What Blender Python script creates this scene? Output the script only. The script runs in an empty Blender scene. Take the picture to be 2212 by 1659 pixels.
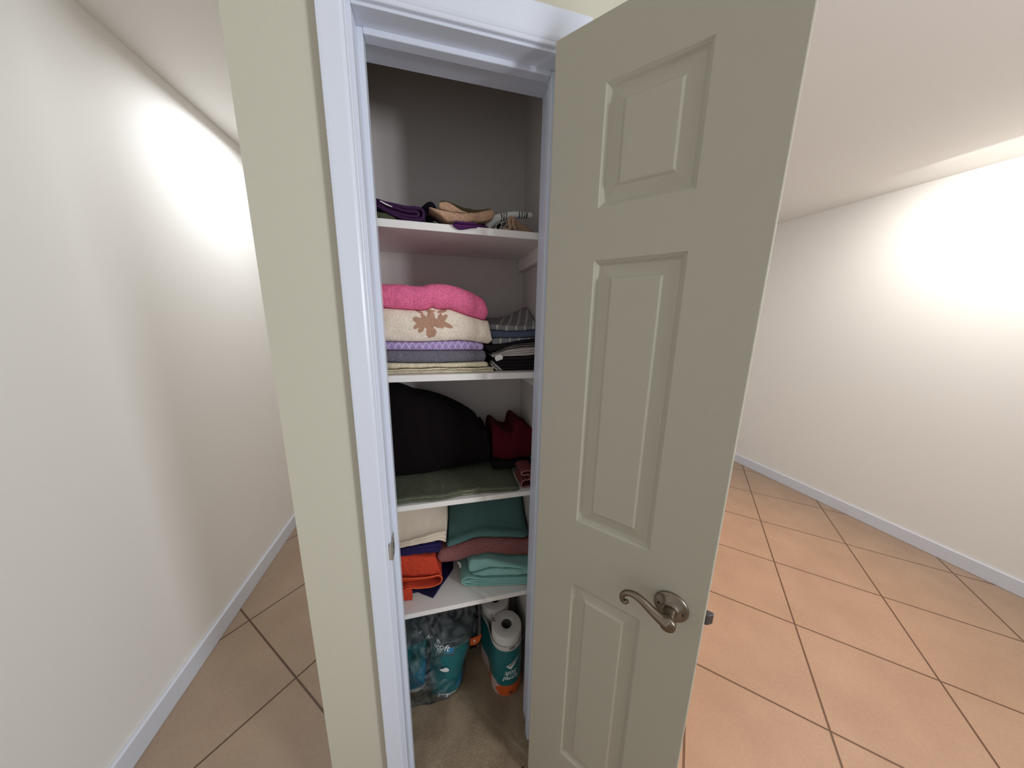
import bpy, math, random
from mathutils import Vector, Matrix, noise
random.seed(7)
sc = bpy.context.scene
C = sc.collection
PI = math.pi

# ------------------------------------------------------------------ camera
F_PX = 648.26
EYE = Vector((0.0, 0.0, 1.494))
FWD = Vector((0.24048038, 0.94853896, -0.20601706)).normalized()
RGT = Vector((0.97006269, -0.24226556, 0.01690501)).normalized()
DWN = FWD.cross(RGT)
UPV = -DWN
cam_d = bpy.data.cameras.new('camera')
cam_d.sensor_fit = 'HORIZONTAL'
cam_d.sensor_width = 36.0
cam_d.lens = F_PX * 36.0 / 2212.0
cam_d.clip_start = 0.02
cam = bpy.data.objects.new('camera', cam_d)
C.objects.link(cam)
m3 = Matrix((RGT, UPV, -FWD)).transposed()
cam.matrix_world = Matrix.Translation(EYE) @ m3.to_4x4()
sc.camera = cam


def ray(u, v):
    return RGT * ((u - 1106.0) / F_PX) + DWN * ((v - 829.5) / F_PX) + FWD


def W(u, v, y):
    """world point on the plane Y = y seen at pixel (u, v) of the photograph"""
    r = ray(u, v)
    return EYE + r * (y / r.y)


def XZ(pts, y):
    return [(p.x, p.z) for p in (W(u, v, y) for u, v in pts)]


def lin(r, g, b):
    f = lambda c: (c / 255.0) / 12.92 if c <= 10 else (((c / 255.0) + 0.055) / 1.055) ** 2.4
    return (f(r), f(g), f(b))


# ------------------------------------------------------------------ materials
def _new(name):
    m = bpy.data.materials.new(name)
    m.use_nodes = True
    nt = m.node_tree
    b = nt.nodes['Principled BSDF']
    return m, nt, b


def paint(name, col, rough=0.5, bump=0.0, scale=300.0, var=0.0, spec=0.5):
    m, nt, b = _new(name)
    b.inputs['Base Color'].default_value = (*col, 1)
    b.inputs['Roughness'].default_value = rough
    b.inputs['Specular IOR Level'].default_value = spec
    tc = nt.nodes.new('ShaderNodeTexCoord')
    if bump > 0:
        n = nt.nodes.new('ShaderNodeTexNoise')
        n.inputs['Scale'].default_value = scale
        n.inputs['Detail'].default_value = 3
        nt.links.new(tc.outputs['Object'], n.inputs['Vector'])
        bp = nt.nodes.new('ShaderNodeBump')
        bp.inputs['Strength'].default_value = bump
        bp.inputs['Distance'].default_value = 0.001
        nt.links.new(n.outputs['Fac'], bp.inputs['Height'])
        nt.links.new(bp.outputs['Normal'], b.inputs['Normal'])
    if var > 0:
        n2 = nt.nodes.new('ShaderNodeTexNoise')
        n2.inputs['Scale'].default_value = 6.0
        n2.inputs['Detail'].default_value = 4
        nt.links.new(tc.outputs['Object'], n2.inputs['Vector'])
        mx = nt.nodes.new('ShaderNodeMix')
        mx.data_type = 'RGBA'
        mx.inputs['A'].default_value = (*[c * (1 - var) for c in col], 1)
        mx.inputs['B'].default_value = (*[min(1, c * (1 + var)) for c in col], 1)
        nt.links.new(n2.outputs['Fac'], mx.inputs['Factor'])
        nt.links.new(mx.outputs['Result'], b.inputs['Base Color'])
    return m


def fabric(name, nscale=380.0, bump=0.5, var=0.18, rough=0.95, sheen=0.0):
    """cloth: dyed colour from the mesh's own pattern attribute, pile from noise"""
    m, nt, b = _new(name)
    b.inputs['Roughness'].default_value = rough
    b.inputs['Specular IOR Level'].default_value = 0.15
    b.inputs['Sheen Weight'].default_value = sheen
    at = nt.nodes.new('ShaderNodeAttribute')
    at.attribute_name = 'dye'
    tc = nt.nodes.new('ShaderNodeTexCoord')
    n = nt.nodes.new('ShaderNodeTexNoise')
    n.inputs['Scale'].default_value = nscale
    n.inputs['Detail'].default_value = 2
    nt.links.new(tc.outputs['Object'], n.inputs['Vector'])
    mr = nt.nodes.new('ShaderNodeMapRange')
    mr.inputs['From Min'].default_value = 0.25
    mr.inputs['From Max'].default_value = 0.75
    mr.inputs['To Min'].default_value = 1 - var
    mr.inputs['To Max'].default_value = 1 + var
    nt.links.new(n.outputs['Fac'], mr.inputs['Value'])
    vm = nt.nodes.new('ShaderNodeVectorMath')
    vm.operation = 'SCALE'
    nt.links.new(at.outputs['Color'], vm.inputs[0])
    nt.links.new(mr.outputs['Result'], vm.inputs['Scale'])
    nt.links.new(vm.outputs['Vector'], b.inputs['Base Color'])
    bp = nt.nodes.new('ShaderNodeBump')
    bp.inputs['Strength'].default_value = bump
    bp.inputs['Distance'].default_value = 0.002
    nt.links.new(n.outputs['Fac'], bp.inputs['Height'])
    nt.links.new(bp.outputs['Normal'], b.inputs['Normal'])
    return m


M_TERRY = fabric('terry_cloth', 300, 0.9, 0.34)
M_PLUSH = fabric('plush_fleece', 260, 0.7, 0.16, sheen=0.0)
M_SHEET = fabric('cotton_sheet', 900, 0.15, 0.06, rough=0.8)
M_TRIM = paint('white_semi_gloss_trim', (0.71, 0.75, 0.84), 0.32, 0.04, 60)
M_SHELF = paint('white_shelf_paint', (0.80, 0.77, 0.73), 0.38, 0.05, 80)
M_WALL = paint('cream_wall_paint', (0.60, 0.575, 0.465), 0.7, 0.25, 140)
M_CLOSET = paint('closet_wall_paint', (0.60, 0.555, 0.525), 0.75, 0.35, 120)
M_ROOM = paint('white_room_paint', (0.86, 0.85, 0.82), 0.7, 0.2, 140)
M_DOOR = paint('door_paint', (0.475, 0.452, 0.36), 0.42, 0.10, 500)
M_DARK = paint('dark_recess', (0.02, 0.018, 0.016), 0.8)
M_INKW = paint('white_ink', (0.82, 0.84, 0.82), 0.4)
M_INKD = paint('dark_ink', (0.03, 0.025, 0.03), 0.5)
M_INKR = paint('maroon_ink', (0.16, 0.03, 0.05), 0.5)
M_LABELTAG = paint('white_care_tag', (0.78, 0.76, 0.72), 0.6)


def metal(name, col, rough):
    m, nt, b = _new(name)
    b.inputs['Base Color'].default_value = (*col, 1)
    b.inputs['Metallic'].default_value = 1.0
    b.inputs['Roughness'].default_value = rough
    return m


M_NICKEL = metal('aged_satin_nickel', (0.24, 0.20, 0.155), 0.32)
M_STRIKE = metal('worn_nickel_plate', (0.62, 0.58, 0.52), 0.6)
M_STEEL = metal('latch_steel', (0.14, 0.145, 0.155), 0.42)


def tile_mat():
    m, nt, b = _new('diagonal_ceramic_tile')
    N, L = nt.nodes, nt.links
    tc = N.new('ShaderNodeTexCoord')
    sx = N.new('ShaderNodeSeparateXYZ')
    L.new(tc.outputs['Object'], sx.inputs[0])

    def mth(op, a, bb=None):
        n = N.new('ShaderNodeMath')
        n.operation = op
        for i, q in enumerate((a, bb)):
            if q is None:
                continue
            if isinstance(q, (int, float)):
                n.inputs[i].default_value = q
            else:
                L.new(q, n.inputs[i])
        return n.outputs[0]
    PP, PQ = 0.679, 0.668
    p = mth('DIVIDE', mth('SUBTRACT', mth('ADD', sx.outputs['X'], sx.outputs['Y']), 1.908 - 6.79), PP)
    q = mth('DIVIDE', mth('SUBTRACT', mth('SUBTRACT', sx.outputs['Y'], sx.outputs['X']), -0.208 - 6.68), PQ)
    dp = mth('ABSOLUTE', mth('SUBTRACT', mth('FRACT', mth('ADD', p, 0.5)), 0.5))
    dq = mth('ABSOLUTE', mth('SUBTRACT', mth('FRACT', mth('ADD', q, 0.5)), 0.5))
    d = mth('MINIMUM', dp, dq)
    mr = N.new('ShaderNodeMapRange')
    mr.interpolation_type = 'SMOOTHSTEP'
    mr.inputs['From Min'].default_value = 0.0055
    mr.inputs['From Max'].default_value = 0.0095
    L.new(d, mr.inputs['Value'])
    cell = N.new('ShaderNodeCombineXYZ')
    L.new(mth('FLOOR', mth('ADD', p, 0.5)), cell.inputs[0])
    L.new(mth('FLOOR', mth('ADD', q, 0.5)), cell.inputs[1])
    n1 = N.new('ShaderNodeTexNoise')
    n1.inputs['Scale'].default_value = 5
    n1.inputs['Detail'].default_value = 6
    L.new(tc.outputs['Object'], n1.inputs['Vector'])
    n2 = N.new('ShaderNodeTexNoise')
    n2.inputs['Scale'].default_value = 90
    n2.inputs['Detail'].default_value = 3
    L.new(tc.outputs['Object'], n2.inputs['Vector'])
    cr = N.new('ShaderNodeValToRGB')
    cr.color_ramp.elements[0].position = 0.3
    cr.color_ramp.elements[0].color = (0.33, 0.235, 0.165, 1)
    cr.color_ramp.elements[1].position = 0.7
    cr.color_ramp.elements[1].color = (0.41, 0.30, 0.215, 1)
    L.new(mth('ADD', mth('MULTIPLY', n1.outputs['Fac'], 0.6), mth('MULTIPLY', n2.outputs['Fac'], 0.4)), cr.inputs['Fac'])
    mx = N.new('ShaderNodeMix')
    mx.data_type = 'RGBA'
    mx.inputs['A'].default_value = (0.11, 0.065, 0.04, 1)
    L.new(cr.outputs['Color'], mx.inputs['B'])
    L.new(mr.outputs['Result'], mx.inputs['Factor'])
    L.new(mx.outputs['Result'], b.inputs['Base Color'])
    b.inputs['Roughness'].default_value = 0.42
    b.inputs['Specular IOR Level'].default_value = 0.35
    bp = N.new('ShaderNodeBump')
    bp.inputs['Strength'].default_value = 0.6
    bp.inputs['Distance'].default_value = 0.002
    L.new(mr.outputs['Result'], bp.inputs['Height'])
    L.new(bp.outputs['Normal'], b.inputs['Normal'])
    return m


def carpet_mat():
    m, nt, b = _new('tan_carpet')
    N, L = nt.nodes, nt.links
    tc = N.new('ShaderNodeTexCoord')
    n1 = N.new('ShaderNodeTexNoise')
    n1.inputs['Scale'].default_value = 9
    n1.inputs['Detail'].default_value = 5
    n1.inputs['Distortion'].default_value = 0.6
    n2 = N.new('ShaderNodeTexNoise')
    n2.inputs['Scale'].default_value = 420
    n2.inputs['Detail'].default_value = 2
    for n in (n1, n2):
        L.new(tc.outputs['Object'], n.inputs['Vector'])
    ad = N.new('ShaderNodeMath')
    ad.operation = 'MULTIPLY_ADD'
    L.new(n1.outputs['Fac'], ad.inputs[0])
    ad.inputs[1].default_value = 0.55
    m2 = N.new('ShaderNodeMath')
    m2.operation = 'MULTIPLY'
    m2.inputs[1].default_value = 0.45
    L.new(n2.outputs['Fac'], m2.inputs[0])
    L.new(m2.outputs[0], ad.inputs[2])
    cr = N.new('ShaderNodeValToRGB')
    cr.color_ramp.elements[0].position = 0.36
    cr.color_ramp.elements[0].color = (0.25, 0.18, 0.115, 1)
    cr.color_ramp.elements[1].position = 0.64
    cr.color_ramp.elements[1].color = (0.46, 0.355, 0.24, 1)
    L.new(ad.outputs[0], cr.inputs['Fac'])
    L.new(cr.outputs['Color'], b.inputs['Base Color'])
    b.inputs['Roughness'].default_value = 1.0
    b.inputs['Specular IOR Level'].default_value = 0.05
    bp = N.new('ShaderNodeBump')
    bp.inputs['Strength'].default_value = 0.9
    bp.inputs['Distance'].default_value = 0.004
    L.new(n2.outputs['Fac'], bp.inputs['Height'])
    L.new(bp.outputs['Normal'], b.inputs['Normal'])
    return m


def film_mat():
    """printed wrapper film: print colour from the mesh's pattern attribute, glossy"""
    m, nt, b = _new('printed_wrapper_film')
    at = nt.nodes.new('ShaderNodeAttribute')
    at.attribute_name = 'dye'
    nt.links.new(at.outputs['Color'], b.inputs['Base Color'])
    b.inputs['Roughness'].default_value = 0.33
    tc = nt.nodes.new('ShaderNodeTexCoord')
    n = nt.nodes.new('ShaderNodeTexNoise')
    n.inputs['Scale'].default_value = 28
    n.inputs['Detail'].default_value = 4
    nt.links.new(tc.outputs['Object'], n.inputs['Vector'])
    bp = nt.nodes.new('ShaderNodeBump')
    bp.inputs['Strength'].default_value = 0.35
    bp.inputs['Distance'].default_value = 0.006
    nt.links.new(n.outputs['Fac'], bp.inputs['Height'])
    nt.links.new(bp.outputs['Normal'], b.inputs['Normal'])
    return m


def bag_mat():
    m = bpy.data.materials.new('clear_plastic_film')
    m.use_nodes = True
    nt = m.node_tree
    N, L = nt.nodes, nt.links
    N.clear()
    out = N.new('ShaderNodeOutputMaterial')
    tr = N.new('ShaderNodeBsdfTransparent')
    tr.inputs['Color'].default_value = (0.93, 0.96, 0.97, 1)
    gl = N.new('ShaderNodeBsdfGlossy')
    gl.inputs['Roughness'].default_value = 0.22
    df = N.new('ShaderNodeBsdfTranslucent')
    df.inputs['Color'].default_value = (0.75, 0.80, 0.82, 1)
    d2 = N.new('ShaderNodeBsdfDiffuse')
    d2.inputs['Color'].default_value = (0.75, 0.80, 0.82, 1)
    tc = N.new('ShaderNodeTexCoord')
    n = N.new('ShaderNodeTexNoise')
    n.inputs['Scale'].default_value = 22
    n.inputs['Detail'].default_value = 5
    n.inputs['Distortion'].default_value = 1.2
    L.new(tc.outputs['Object'], n.inputs['Vector'])
    bp = N.new('ShaderNodeBump')
    bp.inputs['Strength'].default_value = 0.9
    bp.inputs['Distance'].default_value = 0.012
    L.new(n.outputs['Fac'], bp.inputs['Height'])
    for s in (gl, d2):
        L.new(bp.outputs['Normal'], s.inputs['Normal'])
    fr = N.new('ShaderNodeFresnel')
    fr.inputs['IOR'].default_value = 1.25
    L.new(bp.outputs['Normal'], fr.inputs['Normal'])
    m0 = N.new('ShaderNodeMixShader')
    m0.inputs[0].default_value = 0.4
    L.new(d2.outputs[0], m0.inputs[1])
    L.new(df.outputs[0], m0.inputs[2])
    m1 = N.new('ShaderNodeMixShader')
    wn = N.new('ShaderNodeTexNoise')
    wn.inputs['Scale'].default_value = 14
    wn.inputs['Detail'].default_value = 6
    wn.inputs['Distortion'].default_value = 2.0
    L.new(tc.outputs['Object'], wn.inputs['Vector'])
    wr = N.new('ShaderNodeMapRange')
    wr.inputs['From Min'].default_value = 0.45
    wr.inputs['From Max'].default_value = 0.75
    wr.inputs['To Min'].default_value = 0.015
    wr.inputs['To Max'].default_value = 0.32
    L.new(wn.outputs['Fac'], wr.inputs['Value'])
    L.new(wr.outputs['Result'], m1.inputs[0])
    L.new(tr.outputs[0], m1.inputs[1])
    L.new(m0.outputs[0], m1.inputs[2])
    m2 = N.new('ShaderNodeMixShader')
    L.new(fr.outputs[0], m2.inputs[0])
    L.new(m1.outputs[0], m2.inputs[1])
    L.new(gl.outputs[0], m2.inputs[2])
    L.new(m2.outputs[0], out.inputs['Surface'])
    return m


M_TILE = tile_mat()
M_CARPET = carpet_mat()
M_FILM = film_mat()
M_BAG = bag_mat()
M_PAPER = paint('white_tissue_paper', (0.72, 0.70, 0.66), 0.95, 0.4, 500)
M_CORE = paint('cardboard_core', (0.085, 0.075, 0.062), 0.9)


# ------------------------------------------------------------------ object helpers
def thing(name, label, cat, loc=(0, 0, 0), group=None):
    o = bpy.data.objects.new(name, None)
    o.empty_display_size = 0.05
    C.objects.link(o)
    o.location = loc
    o['label'] = label
    o['category'] = cat
    if group:
        o['group'] = group
    return o


def tag(o, label, cat, group=None):
    o['label'] = label
    o['category'] = cat
    if group:
        o['group'] = group
    return o


def origin_of(o):
    v = Vector((0, 0, 0))
    while o is not None:
        v = v + o.location
        o = o.parent
    return v


def mk(name, V, Fc, mat, parent=None, smooth=True, dye=None, base=None):
    """one mesh object from world-space vertices; the origin sits at the thing's base"""
    V = [Vector(v) for v in V]
    if parent is not None:
        org = origin_of(parent)
    elif base is not None:
        org = Vector(base)
    else:
        xs = [v.x for v in V]; ys = [v.y for v in V]; zs = [v.z for v in V]
        org = Vector(((min(xs) + max(xs)) / 2, (min(ys) + max(ys)) / 2, min(zs)))
    me = bpy.data.meshes.new(name)
    me.from_pydata([v - org for v in V], [], Fc)
    me.update()
    if dye is not None:
        ca = me.attributes.new('dye', 'FLOAT_COLOR', 'POINT')
        buf = []
        for i, v in enumerate(V):
            c = dye(v, i) if callable(dye) else dye
            buf.extend((c[0], c[1], c[2], 1.0))
        ca.data.foreach_set('color', buf)
    if mat is not None:
        me.materials.append(mat)
    if smooth:
        me.polygons.foreach_set('use_smooth', [True] * len(me.polygons))
    o = bpy.data.objects.new(name, me)
    C.objects.link(o)
    if parent is not None:
        o.parent = parent
    else:
        o.location = org
    fix_normals(me)
    return o


def fix_normals(me):
    import bmesh
    bm = bmesh.new()
    bm.from_mesh(me)
    bmesh.ops.recalc_face_normals(bm, faces=bm.faces)
    bm.to_mesh(me)
    bm.free()


def struct(o, label, cat):
    o['kind'] = 'structure'
    return tag(o, label, cat)


def box(x0, x1, y0, y1, z0, z1, bev=0.0):
    import bmesh
    bm = bmesh.new()
    vs = [bm.verts.new((x, y, z)) for x in (x0, x1) for y in (y0, y1) for z in (z0, z1)]
    for f in ((0, 1, 3, 2), (4, 6, 7, 5), (0, 4, 5, 1), (2, 3, 7, 6), (0, 2, 6, 4), (1, 5, 7, 3)):
        bm.faces.new([vs[i] for i in f])
    if bev > 0:
        bmesh.ops.bevel(bm, geom=list(bm.edges), offset=bev, segments=3, affect='EDGES', profile=0.6)
    bm.verts.index_update()
    V = [v.co.copy() for v in bm.verts]
    Fc = [[v.index for v in f.verts] for f in bm.faces]
    bm.free()
    return V, Fc


def join(*parts):
    V, Fc = [], []
    for v, f in parts:
        o = len(V)
        V += list(v)
        Fc += [[i + o for i in q] for q in f]
    return V, Fc


def interp(pts, x):
    if x <= pts[0][0]:
        return pts[0][1]
    for (xa, za), (xb, zb) in zip(pts, pts[1:]):
        if x <= xb:
            t = (x - xa) / (xb - xa + 1e-9)
            return za + (zb - za) * t
    return pts[-1][1]


def smoothed(pts, r=0.006, n=120):
    xa, xb = pts[0][0], pts[-1][0]
    out = []
    for i in range(n + 1):
        x = xa + (xb - xa) * i / n
        s = 0; w = 0
        for k in range(-4, 5):
            xx = min(max(x + r * k / 4, xa), xb)
            g = math.exp(-(k / 2.5) ** 2)
            s += g * interp(pts, xx); w += g
        out.append((x, s / w))
    return out


def catmull(P, n=8):
    out = []
    Q = [P[0]] + list(P) + [P[-1]]
    for i in range(1, len(Q) - 2):
        p0, p1, p2, p3 = Q[i - 1], Q[i], Q[i + 1], Q[i + 2]
        for k in range(n):
            t = k / n
            out.append(tuple(0.5 * ((2 * b) + (-a + c) * t + (2 * a - 5 * b + 4 * c - d) * t * t + (-a + 3 * b - 3 * c + d) * t ** 3)
                             for a, b, c, d in zip(p0, p1, p2, p3)))
    out.append(tuple(P[-1]))
    return out


def slab(top, bot, yf, yb, layers=1, fr=0.012, nx=110, er=(0.0, 0.008), wob=0.0015, seed=0,
         top_rear=None, shear=0.0, m=None, gap=0.0005, jit=0.0, wfreq=28.0, lean=0.0, back_r=0.01):
    """a folded cloth: layered rounded front, draped top, between two height curves along x"""
    top = smoothed(top); bot = smoothed(bot)
    tr = smoothed(top_rear) if top_rear else None
    x0, x1 = max(top[0][0], bot[0][0]), min(top[-1][0], bot[-1][0])
    rnd = random.Random(seed)
    off = [rnd.uniform(-jit, jit) for _ in range(layers)]
    if m is None:
        m = max(7, int(26 / layers))
    nt = 16
    V, rows = [], []
    for i in range(nx + 1):
        u = i / nx
        # denser sampling at the ends
        x = x0 + (x1 - x0) * (u if er == (0, 0) else 0.5 - 0.5 * math.cos(PI * u) * (0.35 + 0.65 * abs(math.cos(PI * u)) ** 0.2) if False else u)
        zt, zb = interp(top, x) - gap, interp(bot, x) + gap
        if zt - zb < 0.0015:
            zt = zb + 0.0015
        zr = (interp(tr, x) - gap) if tr else zt
        y0 = yf(x) if callable(yf) else yf
        dl, dr = x - x0, x1 - x
        e = 1.0
        if er[0] > 0 and dl < er[0]:
            e = min(e, math.sqrt(max(0.0, 1 - (1 - dl / er[0]) ** 2)))
        if er[1] > 0 and dr < er[1]:
            e = min(e, math.sqrt(max(0.0, 1 - (1 - dr / er[1]) ** 2)))
        e = max(e, 0.04)
        h = zt - zb
        loop = []
        lh = h / layers
        g = min(fr, max(lh * 0.9, 0.003)) if layers > 1 else fr
        for L in range(layers):
            for k in range(m):
                s = -1 + 2 * (k + (0.0 if layers == 1 else 0.02)) / (m - 1 if layers == 1 else m - 0.96)
                s = max(-1, min(1, s))
                wav = 0.12 * lh * noise.noise(Vector((x * 14, L * 3.1 + seed, 0.3))) if 0 < L else 0.0
                z = zb + lh * (L + (s + 1) / 2) + (wav if k == 0 else 0)
                y = y0 + g * (1 - math.sqrt(max(0.0, 1 - (0.985 * s) ** 2))) + off[L] + lean * (z - zb)
                loop.append((y, z, 1.0))
        ys = loop[-1][0]
        for k in range(1, nt + 1):
            t = k / nt
            y = ys + (yb - ys) * t
            z = zt + (zr - zt) * (t * t * (3 - 2 * t))
            if t > 0.8:
                z -= min(back_r, 0.6 * (zr - zb)) * ((t - 0.8) / 0.2) ** 2
            loop.append((y, z, 0.7))
        loop.append((yb, zb + 0.5 * max(0.0006, zr - zb - min(back_r, 0.6 * (zr - zb))), 0.2))
        loop.append((yb, zb, 0.0))
        loop.append((y0 + g + (yb - y0 - g) * 0.5, zb, 0.0))
        zc = (zt + zb) / 2
        row = []
        for (y, z, wgt) in loop:
            z2 = zc + (z - zc) * e
            y2 = y + (1 - e) * max(er) * 0.6 * (1 if y < (y0 + yb) / 2 else -1)
            n1 = noise.noise(Vector((x * wfreq, y * wfreq, z * wfreq + seed * 7.3)))
            n2 = noise.noise(Vector((x * wfreq * 2.3 + 5, y * wfreq * 2.3, z * wfreq * 2.3 + seed * 3.1)))
            d = wob * (n1 + 0.5 * n2) * wgt
            if wgt == 1.0:
                y2 += d * 1.5
            else:
                z2 += max(d - wob * 1.1 * wgt, -0.3 * h) * e
            row.append(len(V))
            V.append(Vector((x + shear * (y2 - y0), y2, z2)))
        rows.append(row)
    n = len(rows[0])
    Fc = []
    for a, b in zip(rows, rows[1:]):
        for k in range(n):
            Fc.append((a[k], b[k], b[(k + 1) % n], a[(k + 1) % n]))
    for r in (rows[0], rows[-1]):
        c = Vector((0, 0, 0))
        for k in r:
            c += V[k]
        ci = len(V)
        V.append(c / n)
        for k in range(n):
            Fc.append((r[k], r[(k + 1) % n], ci))
    return V, Fc


def ribbon(path, th, y0, y1, ny=14, seed=0, wob=0.0012, cyc=None, wav=0.0, wfreq=26.0, n=7):
    """a thick cloth whose edge runs along an xz path, reaching back in depth"""
    P = catmull(path, n)
    N = len(P)
    nrm = []
    for i in range(N):
        a = P[max(0, i - 1)]; b = P[min(N - 1, i + 1)]
        tx, tz = b[0] - a[0], b[1] - a[1]
        l = math.hypot(tx, tz) or 1
        nrm.append((-tz / l, tx / l))
    V, rows = [], []
    deps = [(0.0, 0.25), (0.15 * th, 0.62), (0.4 * th, 0.9), (0.8 * th, 1.0)]
    for k in range(1, ny + 1):
        deps.append((0.8 * th + (y1 - y0 - 0.8 * th) * k / ny, 1.0))
    for (d, s) in deps:
        row = []
        for side in (1, -1):
            rng = range(N) if side == 1 else range(N - 1, -1, -1)
            for i in rng:
                x, z = P[i]
                e = 1.0
                if i == 0 or i == N - 1:
                    e = 0.35
                h = th / 2 * s * e
                yy = y0 + d
                if wav:
                    yy += wav * noise.noise(Vector((x * 22, z * 22, seed))) * (1 - d / (y1 - y0))
                dx = wob * noise.noise(Vector((x * wfreq, yy * wfreq, z * wfreq + seed)))
                dz = wob * noise.noise(Vector((x * wfreq + 9, yy * wfreq, z * wfreq + seed)))
                row.append(len(V))
                V.append(Vector((x + nrm[i][0] * h * side + dx, yy, z + nrm[i][1] * h * side + dz)))
        rows.append(row)
    n2 = 2 * N
    Fc = []
    for a, b in zip(rows, rows[1:]):
        for k in range(n2):
            Fc.append((a[k], a[(k + 1) % n2], b[(k + 1) % n2], b[k]))
    for r in (rows[0], rows[-1]):
        for i in range(N - 1):
            Fc.append((r[i], r[i + 1], r[n2 - 2 - i], r[n2 - 1 - i]))
    return V, Fc


def tube(path, rad, ns=14, n=8, flat=1.0, cap=True):
    """round sweep along 3-D points; rad is a number or a list matched to the points"""
    rads = rad if isinstance(rad, (list, tuple)) else [rad] * len(path)
    P4 = catmull([(*p, r) for p, r in zip(path, rads)], n)
    pts = [Vector(p[:3]) for p in P4]
    rr = [p[3] for p in P4]
    N = len(pts)
    V, rows = [], []
    up = None
    for i in range(N):
        t = (pts[min(N - 1, i + 1)] - pts[max(0, i - 1)]).normalized()
        if up is None:
            up = t.orthogonal().normalized()
        a = (up - t * up.dot(t)).normalized()
        b = t.cross(a)
        up = a
        row = []
        for k in range(ns):
            an = 2 * PI * k / ns
            row.append(len(V))
            V.append(pts[i] + (a * math.cos(an) + b * math.sin(an) * flat) * rr[i])
        rows.append(row)
    Fc = []
    for r0, r1 in zip(rows, rows[1:]):
        for k in range(ns):
            Fc.append((r0[k], r0[(k + 1) % ns], r1[(k + 1) % ns], r1[k]))
    for r, p, s in ((rows[0], pts[0], pts[0] - pts[1]), (rows[-1], pts[-1], pts[-1] - pts[-2])):
        ci = len(V)
        V.append(p + s.normalized() * 0.4 * (V[r[0]] - p).length)
        for k in range(ns):
            Fc.append((r[k], r[(k + 1) % ns], ci))
    return V, Fc


def lathe(prof, org, ax, ns=48):
    """prof: (radius, height along ax)"""
    ax = Vector(ax).normalized()
    a = ax.orthogonal().normalized(); b = ax.cross(a)
    V, rows = [], []
    for r, h in prof:
        row = []
        for k in range(ns):
            an = 2 * PI * k / ns
            row.append(len(V))
            V.append(Vector(org) + ax * h + (a * math.cos(an) + b * math.sin(an)) * r)
        rows.append(row)
    Fc = []
    for r0, r1 in zip(rows, rows[1:]):
        for k in range(ns):
            Fc.append((r0[k], r0[(k + 1) % ns], r1[(k + 1) % ns], r1[k]))
    Fc.append(rows[0]); Fc.append(rows[-1])
    return V, Fc


def text2d(s, size, shear=0.0, bold=0.0):
    cu = bpy.data.curves.new('lettering_curve', 'FONT')
    cu.body = s
    cu.size = size
    cu.shear = shear
    cu.offset = bold
    cu.align_x = 'CENTER'
    cu.align_y = 'CENTER'
    cu.resolution_u = 4
    o = bpy.data.objects.new('lettering_curve', cu)
    C.objects.link(o)
    dg = bpy.context.evaluated_depsgraph_get()
    me = bpy.data.meshes.new_from_object(o.evaluated_get(dg))
    V = [(v.co.x, v.co.y) for v in me.vertices]
    Fc = [list(p.vertices) for p in me.polygons]
    bpy.data.objects.remove(o)
    bpy.data.curves.remove(cu)
    bpy.data.meshes.remove(me)
    return V, Fc


def poly2d(pts):
    return [tuple(p) for p in pts], [list(range(len(pts)))]


def strips2d(top, bot, n=20):
    x0, x1 = max(top[0][0], bot[0][0]), min(top[-1][0], bot[-1][0])
    V, Fc = [], []
    for i in range(n + 1):
        x = x0 + (x1 - x0) * i / n
        V += [(x, interp(bot, x)), (x, interp(top, x))]
    for i in range(n):
        Fc.append([2 * i, 2 * i + 2, 2 * i + 3, 2 * i + 1])
    return V, Fc


def bars2d(w, h, n, seed=1):
    rnd = random.Random(seed)
    V, Fc = [], []
    x = -w / 2
    st = w / n
    for i in range(n):
        bw = st * rnd.uniform(0.3, 0.75)
        o = len(V)
        V += [(x, -h / 2), (x + bw, -h / 2), (x + bw, h / 2), (x, h / 2)]
        Fc.append([o, o + 1, o + 2, o + 3])
        x += st
    return V, Fc


# ------------------------------------------------------------------ room shell
YW = 0.714      # hall face of the closet wall
YI = 0.845      # closet side of that wall
JL, JR, JT = -0.128, 0.281, 2.043   # clear faces of the jambs
CX0, CX1, CYB = -0.205, 0.325, 1.147  # inside of the closet
OX0, OX1 = -0.329, 0.445            # outer sides of the closet box
CEIL = 2.44

o = mk('floor', *box(-1.3, 3.4, -2.6, 3.2, -0.06, 0.0), M_TILE, smooth=False, base=(0, 0, 0))
struct(o, 'beige ceramic tile floor laid on the diagonal outside the closet', 'floor')
o = mk('floor_carpet', *box(CX0, CX1, 0.70, CYB, -0.03, 0.006), M_CARPET, smooth=False, base=(0, 0, 0))
struct(o, 'tan carpet covering the closet floor', 'carpet')
V1 = box(OX0, JL - 0.018, YW, YI, 0, CEIL)
V2 = box(JR + 0.018, OX1, YW, YI, 0, CEIL)
V3 = box(JL - 0.018, JR + 0.018, YW, YI, JT + 0.018, CEIL)
o = mk('wall_front', *join(V1, V2, V3), M_WALL, smooth=False, base=(0, YW, 0))
struct(o, 'cream painted wall around the closet doorway', 'wall')
o = mk('wall_closet_left', *box(CX0 - 0.02, CX0, YI, CYB, 0, CEIL), M_CLOSET, smooth=False)
struct(o, 'plain painted left inside wall of the closet', 'wall')
o = mk('wall_closet_right', *box(CX1, CX1 + 0.02, YI, CYB, 0, CEIL), M_CLOSET, smooth=False)
struct(o, 'plain painted right inside wall of the closet', 'wall')
o = mk('wall_closet_back', *box(CX0 - 0.02, CX1 + 0.02, CYB, CYB + 0.02, 0, CEIL), M_CLOSET, smooth=False)
struct(o, 'plain painted back wall of the closet behind the shelves', 'wall')
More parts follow.
